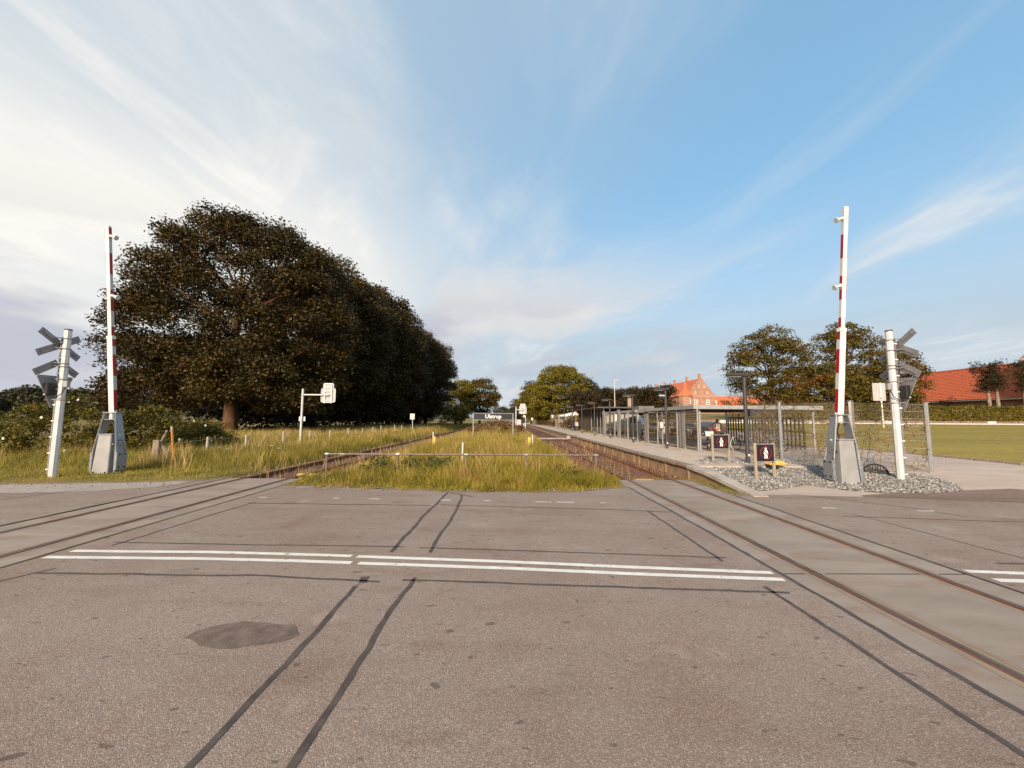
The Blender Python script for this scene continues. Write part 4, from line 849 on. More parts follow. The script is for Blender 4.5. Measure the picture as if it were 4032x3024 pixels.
# ------------------------------------------------------------------ bicycles
def bike(m_frame, basket, white_guard, saddle_m, label, loc, rz):
    t = thing('bicycle', label, 'bicycle', loc, rz, 'bicycles under the shelter'); r = .33
    for x in (-.53, .55):
        w = MB().torus((x, 0, r), r-.012, .019, (0, 1, 0), 30, 6).build('wheel', M_RUBBER, t, smooth=True); MB().torus((x, 0, r), r-.038, .010, (0, 1, 0), 30, 5).build('rim', M_CHROME, w)
        sp = MB()
        for k in range(14): a = k*math.pi/7; sp.tube([(x, 0, r), (x+math.cos(a)*(r-.04), 0, r+math.sin(a)*(r-.04))], .0022, 3, False)
        sp.tube([(x, -.05, r), (x, .05, r)], .022, 8); sp.build('spokes', M_CHROME, w)
        MB().torus((x, 0, r), r+.028, .024, (0, 1, 0), 18, 5, *((R(-200), R(-60)) if x < 0 else (R(-170), R(-55)))).build('mudguard', M_WHITE if white_guard else M_BIKEB, t)
    B, Hd, St = (-.08, 0, .30), (.36, 0, .78), (-.20, 0, .74); f = MB()
    f.tube([B, (.34, 0, .62)], .020, 8).tube([St, Hd], .016, 8).tube([B, (-.22, 0, .80)], .017, 8).tube([(.32, 0, .56), (.36, 0, .80), (.345, 0, .98)], .019, 8)
    for s_ in (-.055, .055): f.tube([(.34, s_*.6, .62), (.44, s_, .5), (.55, s_, .33)], .012, 6).tube([B, (-.53, s_, .33)], .011, 6).tube([St, (-.53, s_, .33)], .009, 6)
    f.build('frame', m_frame, t, smooth=True)
    MB().tube([(.28, -.29, 1.04), (.36, -.25, 1.06), (.36, 0, 1.0), (.36, .25, 1.06), (.28, .29, 1.04)], .012, 6).build('handlebar', M_CHROME, t, smooth=True)
    for s_ in (-1, 1): MB().tube([(.20, s_*.29, 1.03), (.29, s_*.29, 1.045)], .018, 6).build('grip', M_BIKEB, t)
    MB().tube([(-.36, 0, .90), (-.28, 0, .91), (-.12, 0, .895), (-.04, 0, .885)], [.05, .085, .045, .02], 8).build('saddle', saddle_m, t, smooth=True); MB().tube([(-.215, 0, .78), (-.235, 0, .88)], .014, 6).build('seat_post', M_CHROME, t)
    MB().torus((-.08, .04, .30), .09, .008, (0, 1, 0), 20, 4).tube([(-.08, -.06, .30), (.05, -.08, .20)], .010, 5).tube([(-.08, .06, .30), (-.21, .08, .40)], .010, 5).build('crank', M_CHROME, t)
    rk_ = MB()
    for y in (-.06, .06): rk_.tube([(-.25, y, .74), (-.75, y, .72)], .007, 4).tube([(-.70, y, .72), (-.53, y, .34)], .006, 4)
    rk_.build('luggage_rack', M_CHROME, t); MB().box((-.80, 0, .66), (.02, .05, .05)).build('rear_light', M_RED, t)
    if basket: MB().box((.56, 0, .90), (.30, .36, .25), taper=1.12).build('basket', basket, t)
    return t
bike(M_BIKEP, M_POLEW, True, M_WHITE, 'plum bicycle with a white basket and white saddle at the shelter corner', (10.9, 21.3, .35), R(-112))
bike(M_CHROME, None, True, M_POLEW, 'pale bicycle with white handlebar grips behind the mesh fence', (12.6, 20.9, .35), R(-75))
bike(M_BIKEB, M_BIKEB, False, M_BIKEB, 'black bicycle with a dark basket behind the nearest glass screen', (11.3, 23.6, .36), R(-100))
bike(M_BIKEB, None, False, M_BIKEB, 'black bicycle behind the wide twin post', (11.6, 25.2, .36), R(-95))
bike(M_CHROME, None, False, M_BIKEB, 'grey bicycle near the right barrier, deepest behind the vine', (14.6, 21.4, .36), R(-80))
bike(M_BIKEB, None, True, M_BIKEB, 'bicycle leaning left of the third lamp in front of the white van', (10.7, 30.9, .36), R(-110))
bike(M_BIKEB, None, False, M_BIKEB, 'black bicycle behind the fourth lamp', (10.8, 36.3, .36), R(-115))
bike(M_CHROME, M_BIKEB, False, M_BIKEB, 'bicycle parked half hidden behind the glass screen by the round-ended board', (11.4, 27.2, .36), R(-98))

# ------------------------------------------------------------------ person bending over the bicycles
pe = thing('person', 'person in an orange hi-vis vest bending over the bicycles in the shelter', 'person', (11.95, 22.5, .36))
def skin_fig(name, vs, es, rad, m_, parent, root=0):
    me = bpy.data.meshes.new(name); me.from_pydata(vs, es, []); o = bpy.data.objects.new(name, me); COL.objects.link(o); o.parent = parent
    o.modifiers.new('skin', 'SKIN'); 
    for i, r in enumerate(rad): me.skin_vertices[0].data[i].radius = (r, r)
    me.skin_vertices[0].data[root].use_root = True
    s_ = o.modifiers.new('sub', 'SUBSURF'); s_.levels = 1; s_.render_levels = 2; me.materials.append(m_); return o
vs = [(0, 0, .90), (0, -.04, 1.08), (0, -.10, 1.28), (0, -.15, 1.42), (0, -.19, 1.50), (0, -.23, 1.60), (-.19, -.13, 1.38), (-.24, -.22, 1.14), (-.17, -.42, 1.02), (.19, -.13, 1.38), (.25, -.20, 1.14), (.20, -.42, 1.0), (-.10, 0, .86), (-.12, -.03, .48), (-.12, .05, .08), (-.12, -.08, .04), (.10, 0, .86), (.12, -.02, .48), (.12, .06, .08), (.12, -.07, .04)]
es = [(0, 1), (1, 2), (2, 3), (3, 4), (4, 5), (3, 6), (6, 7), (7, 8), (3, 9), (9, 10), (10, 11), (0, 12), (12, 13), (13, 14), (14, 15), (0, 16), (16, 17), (17, 18), (18, 19)]
rd = [.15, .14, .16, .13, .055, .105, .075, .055, .04, .075, .055, .04, .095, .07, .05, .045, .095, .07, .05, .045]
skin_fig('body', vs, es, rd, M_CLOTH, pe)
skin_fig('vest', [(0, .0, .98), (0, -.045, 1.10), (0, -.10, 1.28), (0, -.14, 1.40), (-.17, -.125, 1.37), (.17, -.125, 1.37)], [(0, 1), (1, 2), (2, 3), (3, 4), (3, 5)], [.175, .165, .185, .15, .095, .095], M_VEST, pe)
skin_fig('hair', [(0, -.22, 1.60), (0, -.21, 1.67)], [(0, 1)], [.112, .085], M_HAIR, pe)
MB().box((0, -.19, 1.585), (.12, .09, .10)).build('face', M_SKIN, pe, bevel=.03)
for x in (-.06, .06): MB().box((x, -.275, 1.26), (.045, .02, .30)).build('vest_stripe', M_REFL, pe)

# ------------------------------------------------------------------ vehicles
M_CARW = mat('car_white', (.75, .73, .69), .3, spec=.6); M_CARB = mat('car_beige', (.55, .48, .36), .3, .2); M_CARS = mat('car_silver', (.34, .33, .32), .35, .6); M_CARG = mat('car_dark_grey', (.11, .105, .105), .3, .4)
def loft(profs):
    """profs: list of (half width, [(x,z)...]) from left to right mirrored sections"""
    pass
def vehicle(name, label, cat, loc, rz, body, roofline, wheels, W, m_b, zb, group=None):
    """body: lower side outline, roofline: cabin side outline (x,z), both counter-clockwise"""
    t = thing(name, label, cat, loc, rz, group)
    n = len(body); mb = MB(); vs = []
    for y, k in ((-W/2, 0), (-W/2+.08, 1), (W/2-.08, 1), (W/2, 0)):
        cx = sum(p[0] for p in body)/n
        vs += [(p[0] if k else cx+(p[0]-cx)*.985, y, p[1]) for p in body]
    fs = [tuple(reversed(range(n))), tuple(range(3*n, 4*n))]
    for s_ in range(3): fs += [(s_*n+i, s_*n+(i+1) % n, (s_+1)*n+(i+1) % n, (s_+1)*n+i) for i in range(n)]
    mb.add(vs, fs); mb.build('body', m_b, t, smooth=True, bevel=.02)
    zt = max(p[1] for p in roofline); z0 = min(p[1] for p in roofline); k = len(roofline); mb = MB(); hw = lambda z: W/2-.05-.16*(z-z0)/(zt-z0)
    vs = [(x, -hw(z), z) for x, z in roofline]+[(x, hw(z), z) for x, z in roofline]
    mb.add(vs, [tuple(reversed(range(k))), tuple(range(k, 2*k))]+[(i, (i+1) % k, k+(i+1) % k, k+i) for i in range(k)]); mb.build('cabin', m_b, t, smooth=True, bevel=.03)
    for x, r in wheels:
        for s_ in (-1, 1):
            w = MB().tube([(x, s_*(W/2-.19), r), (x, s_*(W/2+.005), r)], r, 20).build('wheel', M_RUBBER, t); MB().tube([(x, s_*(W/2), r), (x, s_*(W/2+.012), r)], r*.62, 14).build('hub', M_CHROME, w)
    return t, hw
def pane(t, nm, pts, m_=None): MB().add(pts, [tuple(range(len(pts)))]).build(nm, m_ or M_PANE, t)
zz = float(gz(14.5, 44))+.02
v, hw = vehicle('parked_van', 'white delivery van parked behind the glass screens', 'van', (13.6, 44.2, zz), R(-38), [(-2.6, .35), (2.45, .30), (2.55, .75), (2.35, 1.15), (1.75, 1.25), (-2.6, 1.25)], [(-2.6, 1.22), (1.80, 1.22), (1.15, 2.10), (.7, 2.28), (-2.55, 2.30)], [(-1.7, .34), (1.65, .34)], 1.95, M_CARW, .35)
for s_ in (-1, 1):
    pane(v, 'side_window', [(.55, s_*(hw(1.30)+.012), 1.32), (1.45, s_*(hw(1.30)+.012), 1.32), (1.02, s_*(hw(1.95)+.012), 1.95), (.55, s_*(hw(1.95)+.012), 1.95)])
    MB().box((2.36, s_*.72, .92), (.16, .34, .22)).build('headlight', M_REFL, v, bevel=.02); MB().box((1.45, s_*1.08, 1.42), (.12, .2, .28)).build('mirror', M_BLACK, v, bevel=.03); MB().box((.1, s_*.982, .8), (1.0, .012, .05)).build('side_trim', M_BLACK, v)
pane(v, 'windscreen', [(1.76, -.84, 1.30), (1.76, .84, 1.30), (1.20, .74, 2.04), (1.20, -.74, 2.04)]); MB().box((2.56, 0, .55), (.05, 1.3, .22)).build('grille', M_BLACK, v)
def car(label, loc, rz, m_b):
    t, hw = vehicle('parked_car', label, 'car', loc, rz, [(-2.05, .32), (2.05, .30), (2.12, .60), (1.95, .82), (1.0, .95), (-1.6, 1.0), (-2.08, .92)], [(-1.75, .95), (1.0, .93), (.35, 1.42), (-.9, 1.47), (-1.45, 1.36)], [(-1.3, .31), (1.3, .31)], 1.74, m_b, .3, 'cars in the car park')
    for s_ in (-1, 1):
        for a, b, c_, d_ in ((-.05, .75, .30, -.05), (-1.25, -.12, -.12, -1.0)): pane(t, 'side_window', [(a, s_*(hw(1.0)+.012), 1.0), (b, s_*(hw(1.0)+.012), 1.0), (c_, s_*(hw(1.36)+.012), 1.36), (d_, s_*(hw(1.36)+.012), 1.36)])
        MB().box((2.02, s_*.62, .68), (.12, .32, .14)).build('headlight', M_REFL, t, bevel=.02); MB().box((-2.07, s_*.68, .80), (.06, .22, .2)).build('tail_light', M_RED, t, bevel=.01)
    pane(t, 'windscreen', [(.94, -.74, 1.0), (.94, .74, 1.0), (.40, .66, 1.40), (.40, -.66, 1.40)]); pane(t, 'rear_window', [(-1.72, .72, 1.0), (-1.72, -.72, 1.0), (-1.47, -.62, 1.33), (-1.47, .62, 1.33)])
    MB().box((-2.09, 0, .62), (.02, .5, .12)).build('number_plate', M_WHITE, t); return t
car('pale beige car parked right of the white van', (16.3, 42.6, float(gz(16.3, 42.6))+.02), R(100), M_CARB)
car('silver car parked in the middle behind the glass screens', (18.9, 42.6, float(gz(18.9, 42.6))+.02), R(86), M_CARS)
car('dark grey car parked farthest right behind the bike shelter', (21.6, 42.2, float(gz(21.6, 42.2))+.02), R(88), M_CARG)

# ------------------------------------------------------------------ station hut, awning, platform furniture
t = thing('station_hut', 'dark timber station hut with a wide flat roof at the end of the screens', 'hut', (10.8, 44.5, PF))
MB().box((1.5, 8.0, 2.95), (4.6, 18.2, .10)).build('roof', M_DARKG, t); MB().box((1.5, 8.0, 3.01), (4.7, 18.3, .03)).build('roof_edge', M_GALV, t)
MB().box((1.65, 11.2, 1.45), (3.1, 9.0, 2.9)).build('core', M_WOODD, t)
pk = MB().box((0, 0, 1.46), (.03, .28, 2.8)).build('plank', M_WOODD, t, bevel=.006); pk.location = (.085, 6.85, 0)
for k in range(1, 30): share(pk, t, (.085+r_.uniform(-.006, .006), 6.85+k*.30, 0))
pk2 = MB().box((0, 0, 1.46), (.28, .03, 2.8)).build('plank', M_WOODD, t, bevel=.006); pk2.location = (.28, 6.685, 0)
for k in range(1, 10): share(pk2, t, (.28+k*.30, 6.685+r_.uniform(-.006, .006), 0))
for y in (0, 1.5, 3.1, 4.7, 6.4): MB().box((.1, y, 1.46), (.10, .10, 2.88)).build('frame_post', M_WHITE if y < 1 else M_SHELL, t)
for a, b in ((.05, 1.45), (1.55, 3.05), (3.15, 4.65), (4.75, 6.35)):
    MB().box((.1, (a+b)/2, 1.75), (.015, b-a, 2.1)).build('pane', M_GLASS2, t); MB().box((.1, (a+b)/2, .65), (.05, b-a, .06)).build('transom', M_SHELL, t); MB().box((.1, (a+b)/2, .34), (.03, b-a, .56)).build('lower_panel', M_SHELG, t)
MB().box((2.9, 3.2, 1.45), (.1, 6.6, 2.9)).build('rear_wall', M_WOODD, t); MB().box((1.1, 3.3, .45), (.4, 3.0, .06)).build('bench', M_WOODP, t)
t = thing('awning_tent', 'white-roofed awning tent with brown lower walls beyond the hut', 'tent', (13.6, 84, .55))
MB().prism([(-3.2, 2.1), (3.2, 2.1), (0, 2.9)], 'y', -2, 2).build('roof', M_WHITE, t); MB().box((0, 0, 1.5), (6.1, 3.8, 1.2)).build('upper_wall', M_SHELG, t); MB().box((0, 0, .45), (6.15, 3.85, .95)).build('lower_wall', M_WALLC, t); MB().box((.2, -1.92, 1.6), (1.5, .02, .75)).build('window', M_PANE, t); MB().box((-2.2, -1.92, 1.6), (.8, .02, .75)).build('window', M_PANE, t)
t = thing('board_fence', 'short grey board fence beside the awning tent', 'fence', (10.5, 80, .35))
for k in range(9): MB().box((k*.17-.7, 0, .85), (.15, .03, 1.7)).build('board', M_WOODG, t)
t = thing('stop_sign_pole', 'small white sign on a yellow pole left of the timber hut', 'sign', (10.1, 58, PF)); MB().tube([(0, 0, 0), (0, 0, 2.6)], .055, 8).build('pole', M_YELLOW, t); MB().box((0, -.06, 2.55), (.50, .03, .42)).build('plate', M_WHITE, t, bevel=.08); MB().box((0, -.08, 2.55), (.34, .01, .07)).build('dark_mark', M_DARKG, t)
t = thing('square_sign', 'square white sign with a dark crossed mark on a thin post among shrubs', 'sign', (10.4, 92, .4)); MB().tube([(0, 0, 0), (0, 0, 2.4)], .05, 8).build('post', M_SIGNB, t); MB().box((0, -.06, 2.3), (.64, .03, .64)).build('plate', M_WHITE, t, bevel=.01)
MB().prism([(-.22, 2.42), (-.16, 2.44), (.20, 2.16), (.15, 2.13)], 'y', -.09, -.08).prism([(.15, 2.43), (.19, 2.40), (-.17, 2.15), (-.2, 2.19)], 'y', -.10, -.091).build('crossed_mark', M_DARKG, t)
t = thing('bench', 'dark slatted bench on the far platform before the shrubs', 'bench', (10.0, 61, PF), R(90))
for k in range(3): MB().box((0, -.16+k*.15, .45), (1.7, .12, .04)).build('seat_slat', M_WOODD, t)
for k in range(2): MB().box((0, .28, .62+k*.15), (1.7, .04, .11)).build('back_slat', M_WOODD, t)
for x in (-.7, .7): MB().box((x, .03, .22), (.06, .42, .44)).build('leg', M_DARKG, t)
t = thing('waste_bin', 'dark square waste bin with a white mark on the far platform', 'waste bin', (9.9, 63.5, PF)); MB().box((0, 0, .55), (.5, .5, 1.1)).build('bin', M_DARKG, t, bevel=.03); MB().box((0, -.26, .72), (.22, .01, .26)).build('white_mark', M_WHITE, t); MB().box((0, 0, .05), (.7, .6, .1)).build('plinth', M_CONC2, t)
t = thing('ticket_terminal', 'grey slanted information stand left of the timber hut', 'information stand', (10.0, 57, PF)); MB().box((0, 0, .35), (.5, .35, .7)).build('plinth', M_DARKG, t, bevel=.02); MB().add([(-.25, -.15, .7), (.25, -.15, .7), (.25, .15, 1.25), (-.25, .15, 1.25), (-.25, .16, .7), (.25, .16, .7)], [(0, 1, 2, 3), (0, 3, 4), (1, 5, 2), (3, 2, 5, 4)]).build('panel', M_SIGNP, t)

# ------------------------------------------------------------------ manor house, wing, farm
mh = thing('manor_house', 'pink brick manor house with a tall curved gable and orange roof', 'house', (80.5, 162, 1.5))
zb = 1.5; q = lambda z: z-zb
gab = [(6.0, 12.4), (6.05, 12.75), (5.5, 13.0), (4.7, 13.8), (4.15, 14.5), (3.7, 15.2), (2.5, 17.0), (1.4, 18.5), (.55, 19.7)]
full = [(x, q(z)) for x, z in gab]+[(-x, q(z)) for x, z in reversed(gab)]
MB().prism([(6, 0)]+full+[(-6, 0)], 'y', 0, .5).build('gable', M_BRICK, mh)
MB().box((0, 26.3, q(12.4)/2), (11.96, 51.4, q(12.4))).build('wall', M_BRICK, mh)
rf = [(6.5, 12.3), (5.4, 12.95), (4.0, 14.5), (0, 19.55)]; MB().prism([(x, q(z)) for x, z in rf]+[(-x, q(z)) for x, z in reversed(rf[:-1])], 'y', .45, 52.5).build('roof', M_TILE2, mh)
for z, w in ((12.55, 6.1), (14.45, 4.3), (15.15, 3.8), (16.85, 2.7), (17.6, 2.1)): MB().box((0, -.06, q(z)), (2*w, .16, .22)).build('stone_band', M_PLAST, mh)
MB().box((0, -.05, q(12.0)), (11.9, .14, .7)).build('stone_band', M_PLAST, mh)
def win(par, x, z, w, h, y=-.04, cross=True, arch=False):
    if arch: pr = [(x-w/2, z-h/2), (x+w/2, z-h/2), (x+w/2, z+h*.3), (x+w*.3, z+h*.48), (x, z+h*.54), (x-w*.3, z+h*.48), (x-w/2, z+h*.3)]; f = MB().prism(pr, 'y', y-.08, y+.1).build('window', M_WHITE, par)
    else: f = MB().box((x, y, z), (w, .18, h)).build('window', M_WHITE, par)
    for a in ((-1, 1) if cross else (0,)):
        for b in (-1, 1): MB().box((x+a*w*.22, y-.1, z+b*h*.22), (w*.28 if cross else w*.5, .04, h*.30)).build('pane', M_PANE, f)
for x in (-2.1, 2.85): win(mh, x, q(9.5), 1.5, 2.1)
for x in (-2.3, 2.7): win(mh, x, q(13.6), .55, 1.1, -.02, False, True)
for x in (-.8, 1.5): win(mh, x, q(16.1), .5, .9, -.02, False, True)
for y in (.6, 12, 25, 37, 48.5): c_ = MB().box((0, y, q(20.3)), (.95, .8, 2.0)).build('chimney', M_BRICK, mh); MB().box((0, y, q(21.3)), (1.2, 1.05, .22)).build('chimney_cap', M_PLAST, c_)
tw = MB().tube([(-6.4, .2, 0), (-6.4, .2, q(12.1))], 2.75, 8).build('turret', M_BRICK, mh); MB().tube([(-6.4, .2, q(12.0)), (-6.4, .2, q(13.2)), (-6.4, .2, q(14.8)), (-6.4, .2, q(16.8))], [3.1, 2.2, 1.1, .08], 8).build('turret_roof', M_TILE2, tw)
win(tw, -6.0, q(9.8), 1.1, 2.1, -2.42, False, True); MB().tube([(-6.4, .2, q(16.7)), (-6.4, .2, q(17.9))], .06, 6).build('finial', M_WHITE, tw)
wg = thing('manor_wing', 'lower orange-roofed wing with a white dormer beside the manor', 'house', (87, 168, 1.8))
MB().box((20, 5, 3.2), (40, 9, 6.4)).build('wall', M_BRICK, wg); MB().prism([(0, 6.2), (10, 6.2), (5, 10.9)], 'x', -.3, 40.5).build('roof', M_TILE2, wg)
dm = MB().box((3.2, 1.6, 7.4), (1.1, 1.6, 1.5)).build('dormer', M_WHITE, wg); MB().prism([(2.55, 8.1), (3.85, 8.1), (3.2, 9.0)], 'y', .7, 2.6).build('dormer_roof', M_WHITE, dm); MB().box((3.2, .78, 7.4), (.5, .03, .7)).build('pane', M_PANE, dm)
sr = thing('small_house', 'small orange-roofed house glimpsed between the two autumn trees', 'house', (55.5, 74, 2.2)); MB().box((0, 3, 1.3), (8, 6, 2.6)).build('wall', M_POLEW, sr); MB().prism([(-.3, 2.5), (6.3, 2.5), (3, 5.2)], 'x', -4.4, 4.4).build('roof', M_TILE, sr)

fb = thing('farm_building', 'long low farm building with a big orange tiled roof on the right', 'house', (77.2, 40, 2.5))
MB().box((5.15, 18, 1.55), (9.3, 36, 3.1)).build('wall', M_BRICK2, fb); MB().box((-.10, 17.9, 3.12), (.24, 36.4, .30)).build('gutter_board', M_WHITE, fb)
NC = 20; e0, e1 = (-.35, 3.15), (5.0, 8.85)
crs = []
ys = np.linspace(-.3, 36.3, 184); wv = .035*np.cos(np.linspace(0, 91.5*2*math.pi, 184*1))
for k in range(NC):
    a, b = k/NC, (k+1.12)/NC; P0 = Vector((e0[0]+(e1[0]-e0[0])*a, 0, e0[1]+(e1[1]-e0[1])*a)); P1 = Vector((e0[0]+(e1[0]-e0[0])*min(1, b), 0, e0[1]+(e1[1]-e0[1])*min(1, b)))
    nv = Vector((-(e1[1]-e0[1]), 0, e1[0]-e0[0])).normalized(); mb = MB(); vs = []
    for j, y in enumerate(ys):
        h = .03*(j % 2); A = P0+nv*(.075+h); B = P1+nv*(.005+h); C_ = P0+nv*(.0+h); vs += [(A.x, y, A.z), (B.x, y, B.z), (C_.x, y, C_.z)]
    mb.add(vs, [(3*j, 3*j+3, 3*j+4, 3*j+1) for j in range(len(ys)-1)]+[(3*j+2, 3*j+5, 3*j+3, 3*j) for j in range(len(ys)-1)]); mb.build('tile_course', M_TILE, fb)
MB().add([(10.35, -.3, 3.15), (10.35, 36.3, 3.15), (5, 36.3, 8.85), (5, -.3, 8.85), (-.3, 36.28, 3.1), (-.3, -.28, 3.1)], [(0, 1, 2, 3), (1, 4, 2), (0, 3, 5)]).build('rear_slope', M_TILE, fb)
MB().tube([(5.0, -.3, 8.92), (5.0, 36.3, 8.92)], .14, 8).build('ridge', M_TILE, fb)
ch = MB().box((5, 11, 9.3), (1.1, 1.1, 2.0)).build('chimney', M_BRICK2, fb)
bh = thing('brick_house', 'tall brown brick house wall at the right edge behind the pollard trees', 'house', (75.6, 44, 2.4)); MB().box((4, 6, 4.3), (8.6, 12, 8.6)).build('wall', M_BRICK2, bh); MB().box((4, 6, 8.75), (9.0, 12.4, .35)).build('cornice', M_POLEW, bh); MB().prism([(-.4, 8.9), (8.4, 8.9), (4, 12)], 'y', -.2, 12.2).build('roof', M_TILE, bh)
win(bh, 1.6, 5.6, 1.0, 1.5, -.02)

# ------------------------------------------------------------------ road edge beyond the lawn
MB_ = thing('upper_road', None, None); struct(MB_)
drape('upper_road_surface', [(13, 49.2), (90, 49.2), (90, 50.2), (13, 50.2)], M_CONC2, .02, 2, MB_)
sw = thing('low_stone_wall', 'low stone edging wall at the foot of the clipped hedge', 'wall', (0, 50.55, 0)); r_ = random.Random(21); x = 20
while x < 72:
    w = r_.uniform(.7, 1.5); z = float(gz(x, 50.55)); MB().box((x+w/2, r_.uniform(-.05, .05), z+.12), (w-.05, .35, r_.uniform(.3, .42))).build('stone', M_COPE if r_.random() < .85 else M_POLEW, sw, bevel=.03); x += w
kbl = thing('white_kerb_line', 'pale kerb stones along the road above the lawn', 'kerb', (0, 49.1, 0)); k0 = MB().box((0, 0, 0), (1.45, .16, .2)).build('kerb_stone', M_POLEW, kbl, bevel=.02); x = 14; k0.location = (x, 0, float(gz(x, 49.1))+.06)
while x < 72: x += 1.5; share(k0, kbl, (x, 0, float(gz(x, 49.1))+.06))
t = thing('street_sign', 'back of a pale road sign on a striped post behind the right signal', 'sign', (38.9, 40.3, float(gz(38.9, 40.3))))
MB().tube([(0, 0, 0), (0, 0, 4.7)], .07, 8).build('post', M_WHITE, t); MB().box((-.1, .08, 3.75), (1.35, .03, 1.85)).build('plate', M_SIGNP, t)
for k in range(5): MB().tube([(0, 0, 1.0+k*.5), (0, 0, 1.12+k*.5)], .073, 8).build('band', M_SIGNB, t)
# ------------------------------------------------------------------ vegetation
def tree(name, label, loc, h, rx, ry, z0, tr, nclump, cr, per, leaf, lm, bark, seed, flat=.62, group=None, power=.45, shape=2.0, inner=.25, low=.05, extra=None):
    """trunk, limbs and a crown of leaf clumps set through an ellipsoid from z0 to h"""
    rng = np.random.default_rng(seed); t = thing(name, label, 'tree', loc, 0, group); cz, rz_ = (h+z0)/2, (h-z0)/2
    nf = int(nclump*.62); gi = np.arange(nf)+.5; ph = np.arccos(1-2*gi/nf); th = math.pi*(1+5**.5)*gi; d = np.concatenate([np.stack([np.cos(th)*np.sin(ph), np.sin(th)*np.sin(ph), np.cos(ph)], 1)+rng.normal(0, .07, (nf, 3)), rng.normal(size=(nclump-nf, 3))]); d = unit(d); d = d/(np.abs(d)**shape).sum(1, keepdims=True)**(1/shape); rad = np.where(np.arange(nclump) < nf, rng.uniform(.84, 1.03, nclump), rng.uniform(inner, .95, nclump)**power)
    c = d*rad[:, None]*np.array([rx-cr*.55, ry-cr*.55, rz_-cr*.4]); 
    # widest a little below the middle
    wz = 1+low*np.sin(-c[:, 2]/rz_*1.4); c[:, 0] *= wz; c[:, 1] *= wz; c[:, 2] += cz
    if extra is not None: c = np.concatenate([c, extra]); nclump = len(c)
    R_ = cr*rng.uniform(.6, 1.25, nclump)
    P = clump_leaves(c, R_, per, flat, rng)
    P += rng.normal(0, leaf*.6, P.shape); P = P[P[:, 2] > z0-.6]
    quads_mesh('crown', leaf_quads(P, leaf, rng, .45, .62), lm, t)
    rr = random.Random(seed); zt = h*.62
    tk = [(0, 0, -.3), (0, 0, .3), (rr.uniform(-.1, .1)*tr*2, 0, z0*.5+.6), (rr.uniform(-.3, .3), rr.uniform(-.3, .3), z0+rz_*.5), (rr.uniform(-.8, .8), rr.uniform(-.6, .6), zt+rz_*.2)]
    MB().tube(tk, [tr*1.35, tr*1.1, tr, tr*.7, tr*.2], 10).build('trunk', bark, t, smooth=True)
    lb = MB(); pick = rng.permutation(nclump)[:min(nclump, 46)]
    for i in pick:
        e = Vector(c[i]); zz_ = max(z0*1.25+.6, min(zt, e.z-rz_*.45*rr.uniform(.5, 1.1))); s_ = Vector((0, 0, zz_)); m_ = s_.lerp(e, .5)+Vector((rr.uniform(-.4, .4), rr.uniform(-.4, .4), rr.uniform(.1, .6)))
        r0 = tr*rr.uniform(.16, .34); lb.tube([s_, m_, e], [r0, r0*.6, r0*.14], 5, False)
        for q in range(4):
            f = e+Vector((rr.uniform(-1, 1), rr.uniform(-1, 1), rr.uniform(-.2, .7)))*R_[i]*.8; lb.tube([m_.lerp(e, rr.uniform(.4, .95)), f], [r0*.22, r0*.05], 4, False)
    lb.build('limbs', bark, t); return t
# the big dark row on the left
_r = np.random.default_rng(9); EX = np.concatenate([np.stack([_r.uniform(-14.0, -4, 70), _r.uniform(-4, 4, 70), _r.uniform(2.6, 11, 70)], 1), np.stack([_r.uniform(-3, 9, 30), _r.uniform(-7.5, -4, 30), _r.uniform(4.2, 10, 30)], 1), np.stack([_r.uniform(4, 12, 16), _r.uniform(-5, 3, 16), _r.uniform(2, 6, 16)], 1)])
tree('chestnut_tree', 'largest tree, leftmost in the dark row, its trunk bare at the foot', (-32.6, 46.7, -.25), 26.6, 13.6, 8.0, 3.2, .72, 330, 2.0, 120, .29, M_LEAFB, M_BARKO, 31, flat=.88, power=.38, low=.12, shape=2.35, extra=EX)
row = [(-29.5, 60, 28.0, 11.5), (-28.0, 74, 28.6, 11.5), (-27.0, 89, 28.4, 11.5), (-26.4, 105, 28.2, 11.5), (-25.6, 122, 27.6, 11.2)]
lbs = ['second tree of the dark row, right behind the largest tree', 'third tree of the dark row behind the bracket sign', 'fourth tree of the dark row on the left', 'fifth tree of the dark row on the left', 'last tree of the dark row, rounding it off on the right']
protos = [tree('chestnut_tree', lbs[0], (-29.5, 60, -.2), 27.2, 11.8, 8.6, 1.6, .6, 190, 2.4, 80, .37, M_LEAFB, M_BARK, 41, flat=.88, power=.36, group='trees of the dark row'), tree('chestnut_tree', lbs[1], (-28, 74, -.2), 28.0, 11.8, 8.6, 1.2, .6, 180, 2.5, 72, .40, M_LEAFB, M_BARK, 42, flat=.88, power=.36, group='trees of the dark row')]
for i, (x, y, hh, rr_) in enumerate(row[2:]):
    o = copy_tree(protos[(i+1) % 2]); o.location = (x, y, -.2); o.rotation_euler = (0, 0, 1.3+i*2.1); o.scale = (rr_/11.5, rr_/11.5, hh/28.4); o['label'] = lbs[i+2]
rng = np.random.default_rng(77)
def mass(name, label, c, R_, per, leaf, lm, flat, seed, kind='stuff', cat='shrubs'):
    rng = np.random.default_rng(seed); P = clump_leaves(c, R_, per, flat, rng); P = P[P[:, 2] > gz(P[:, 0], P[:, 1])-.1]
    return tag(quads_mesh(name, leaf_quads(P, leaf, rng, .45, .65), lm), label, cat, kind=kind)
n = 260; c = np.stack([rng.uniform(-62, -34, n), rng.uniform(52, 150, n), rng.uniform(.5, 11, n)], 1); c = c[c[:, 0] > -.80*c[:, 1]]; n = len(c); mass('dark_wood', 'dark wood behind the row of big trees', c, rng.uniform(2.6, 4.2, n), 22, .62, M_LEAFB2, .8, 1, cat='wood')
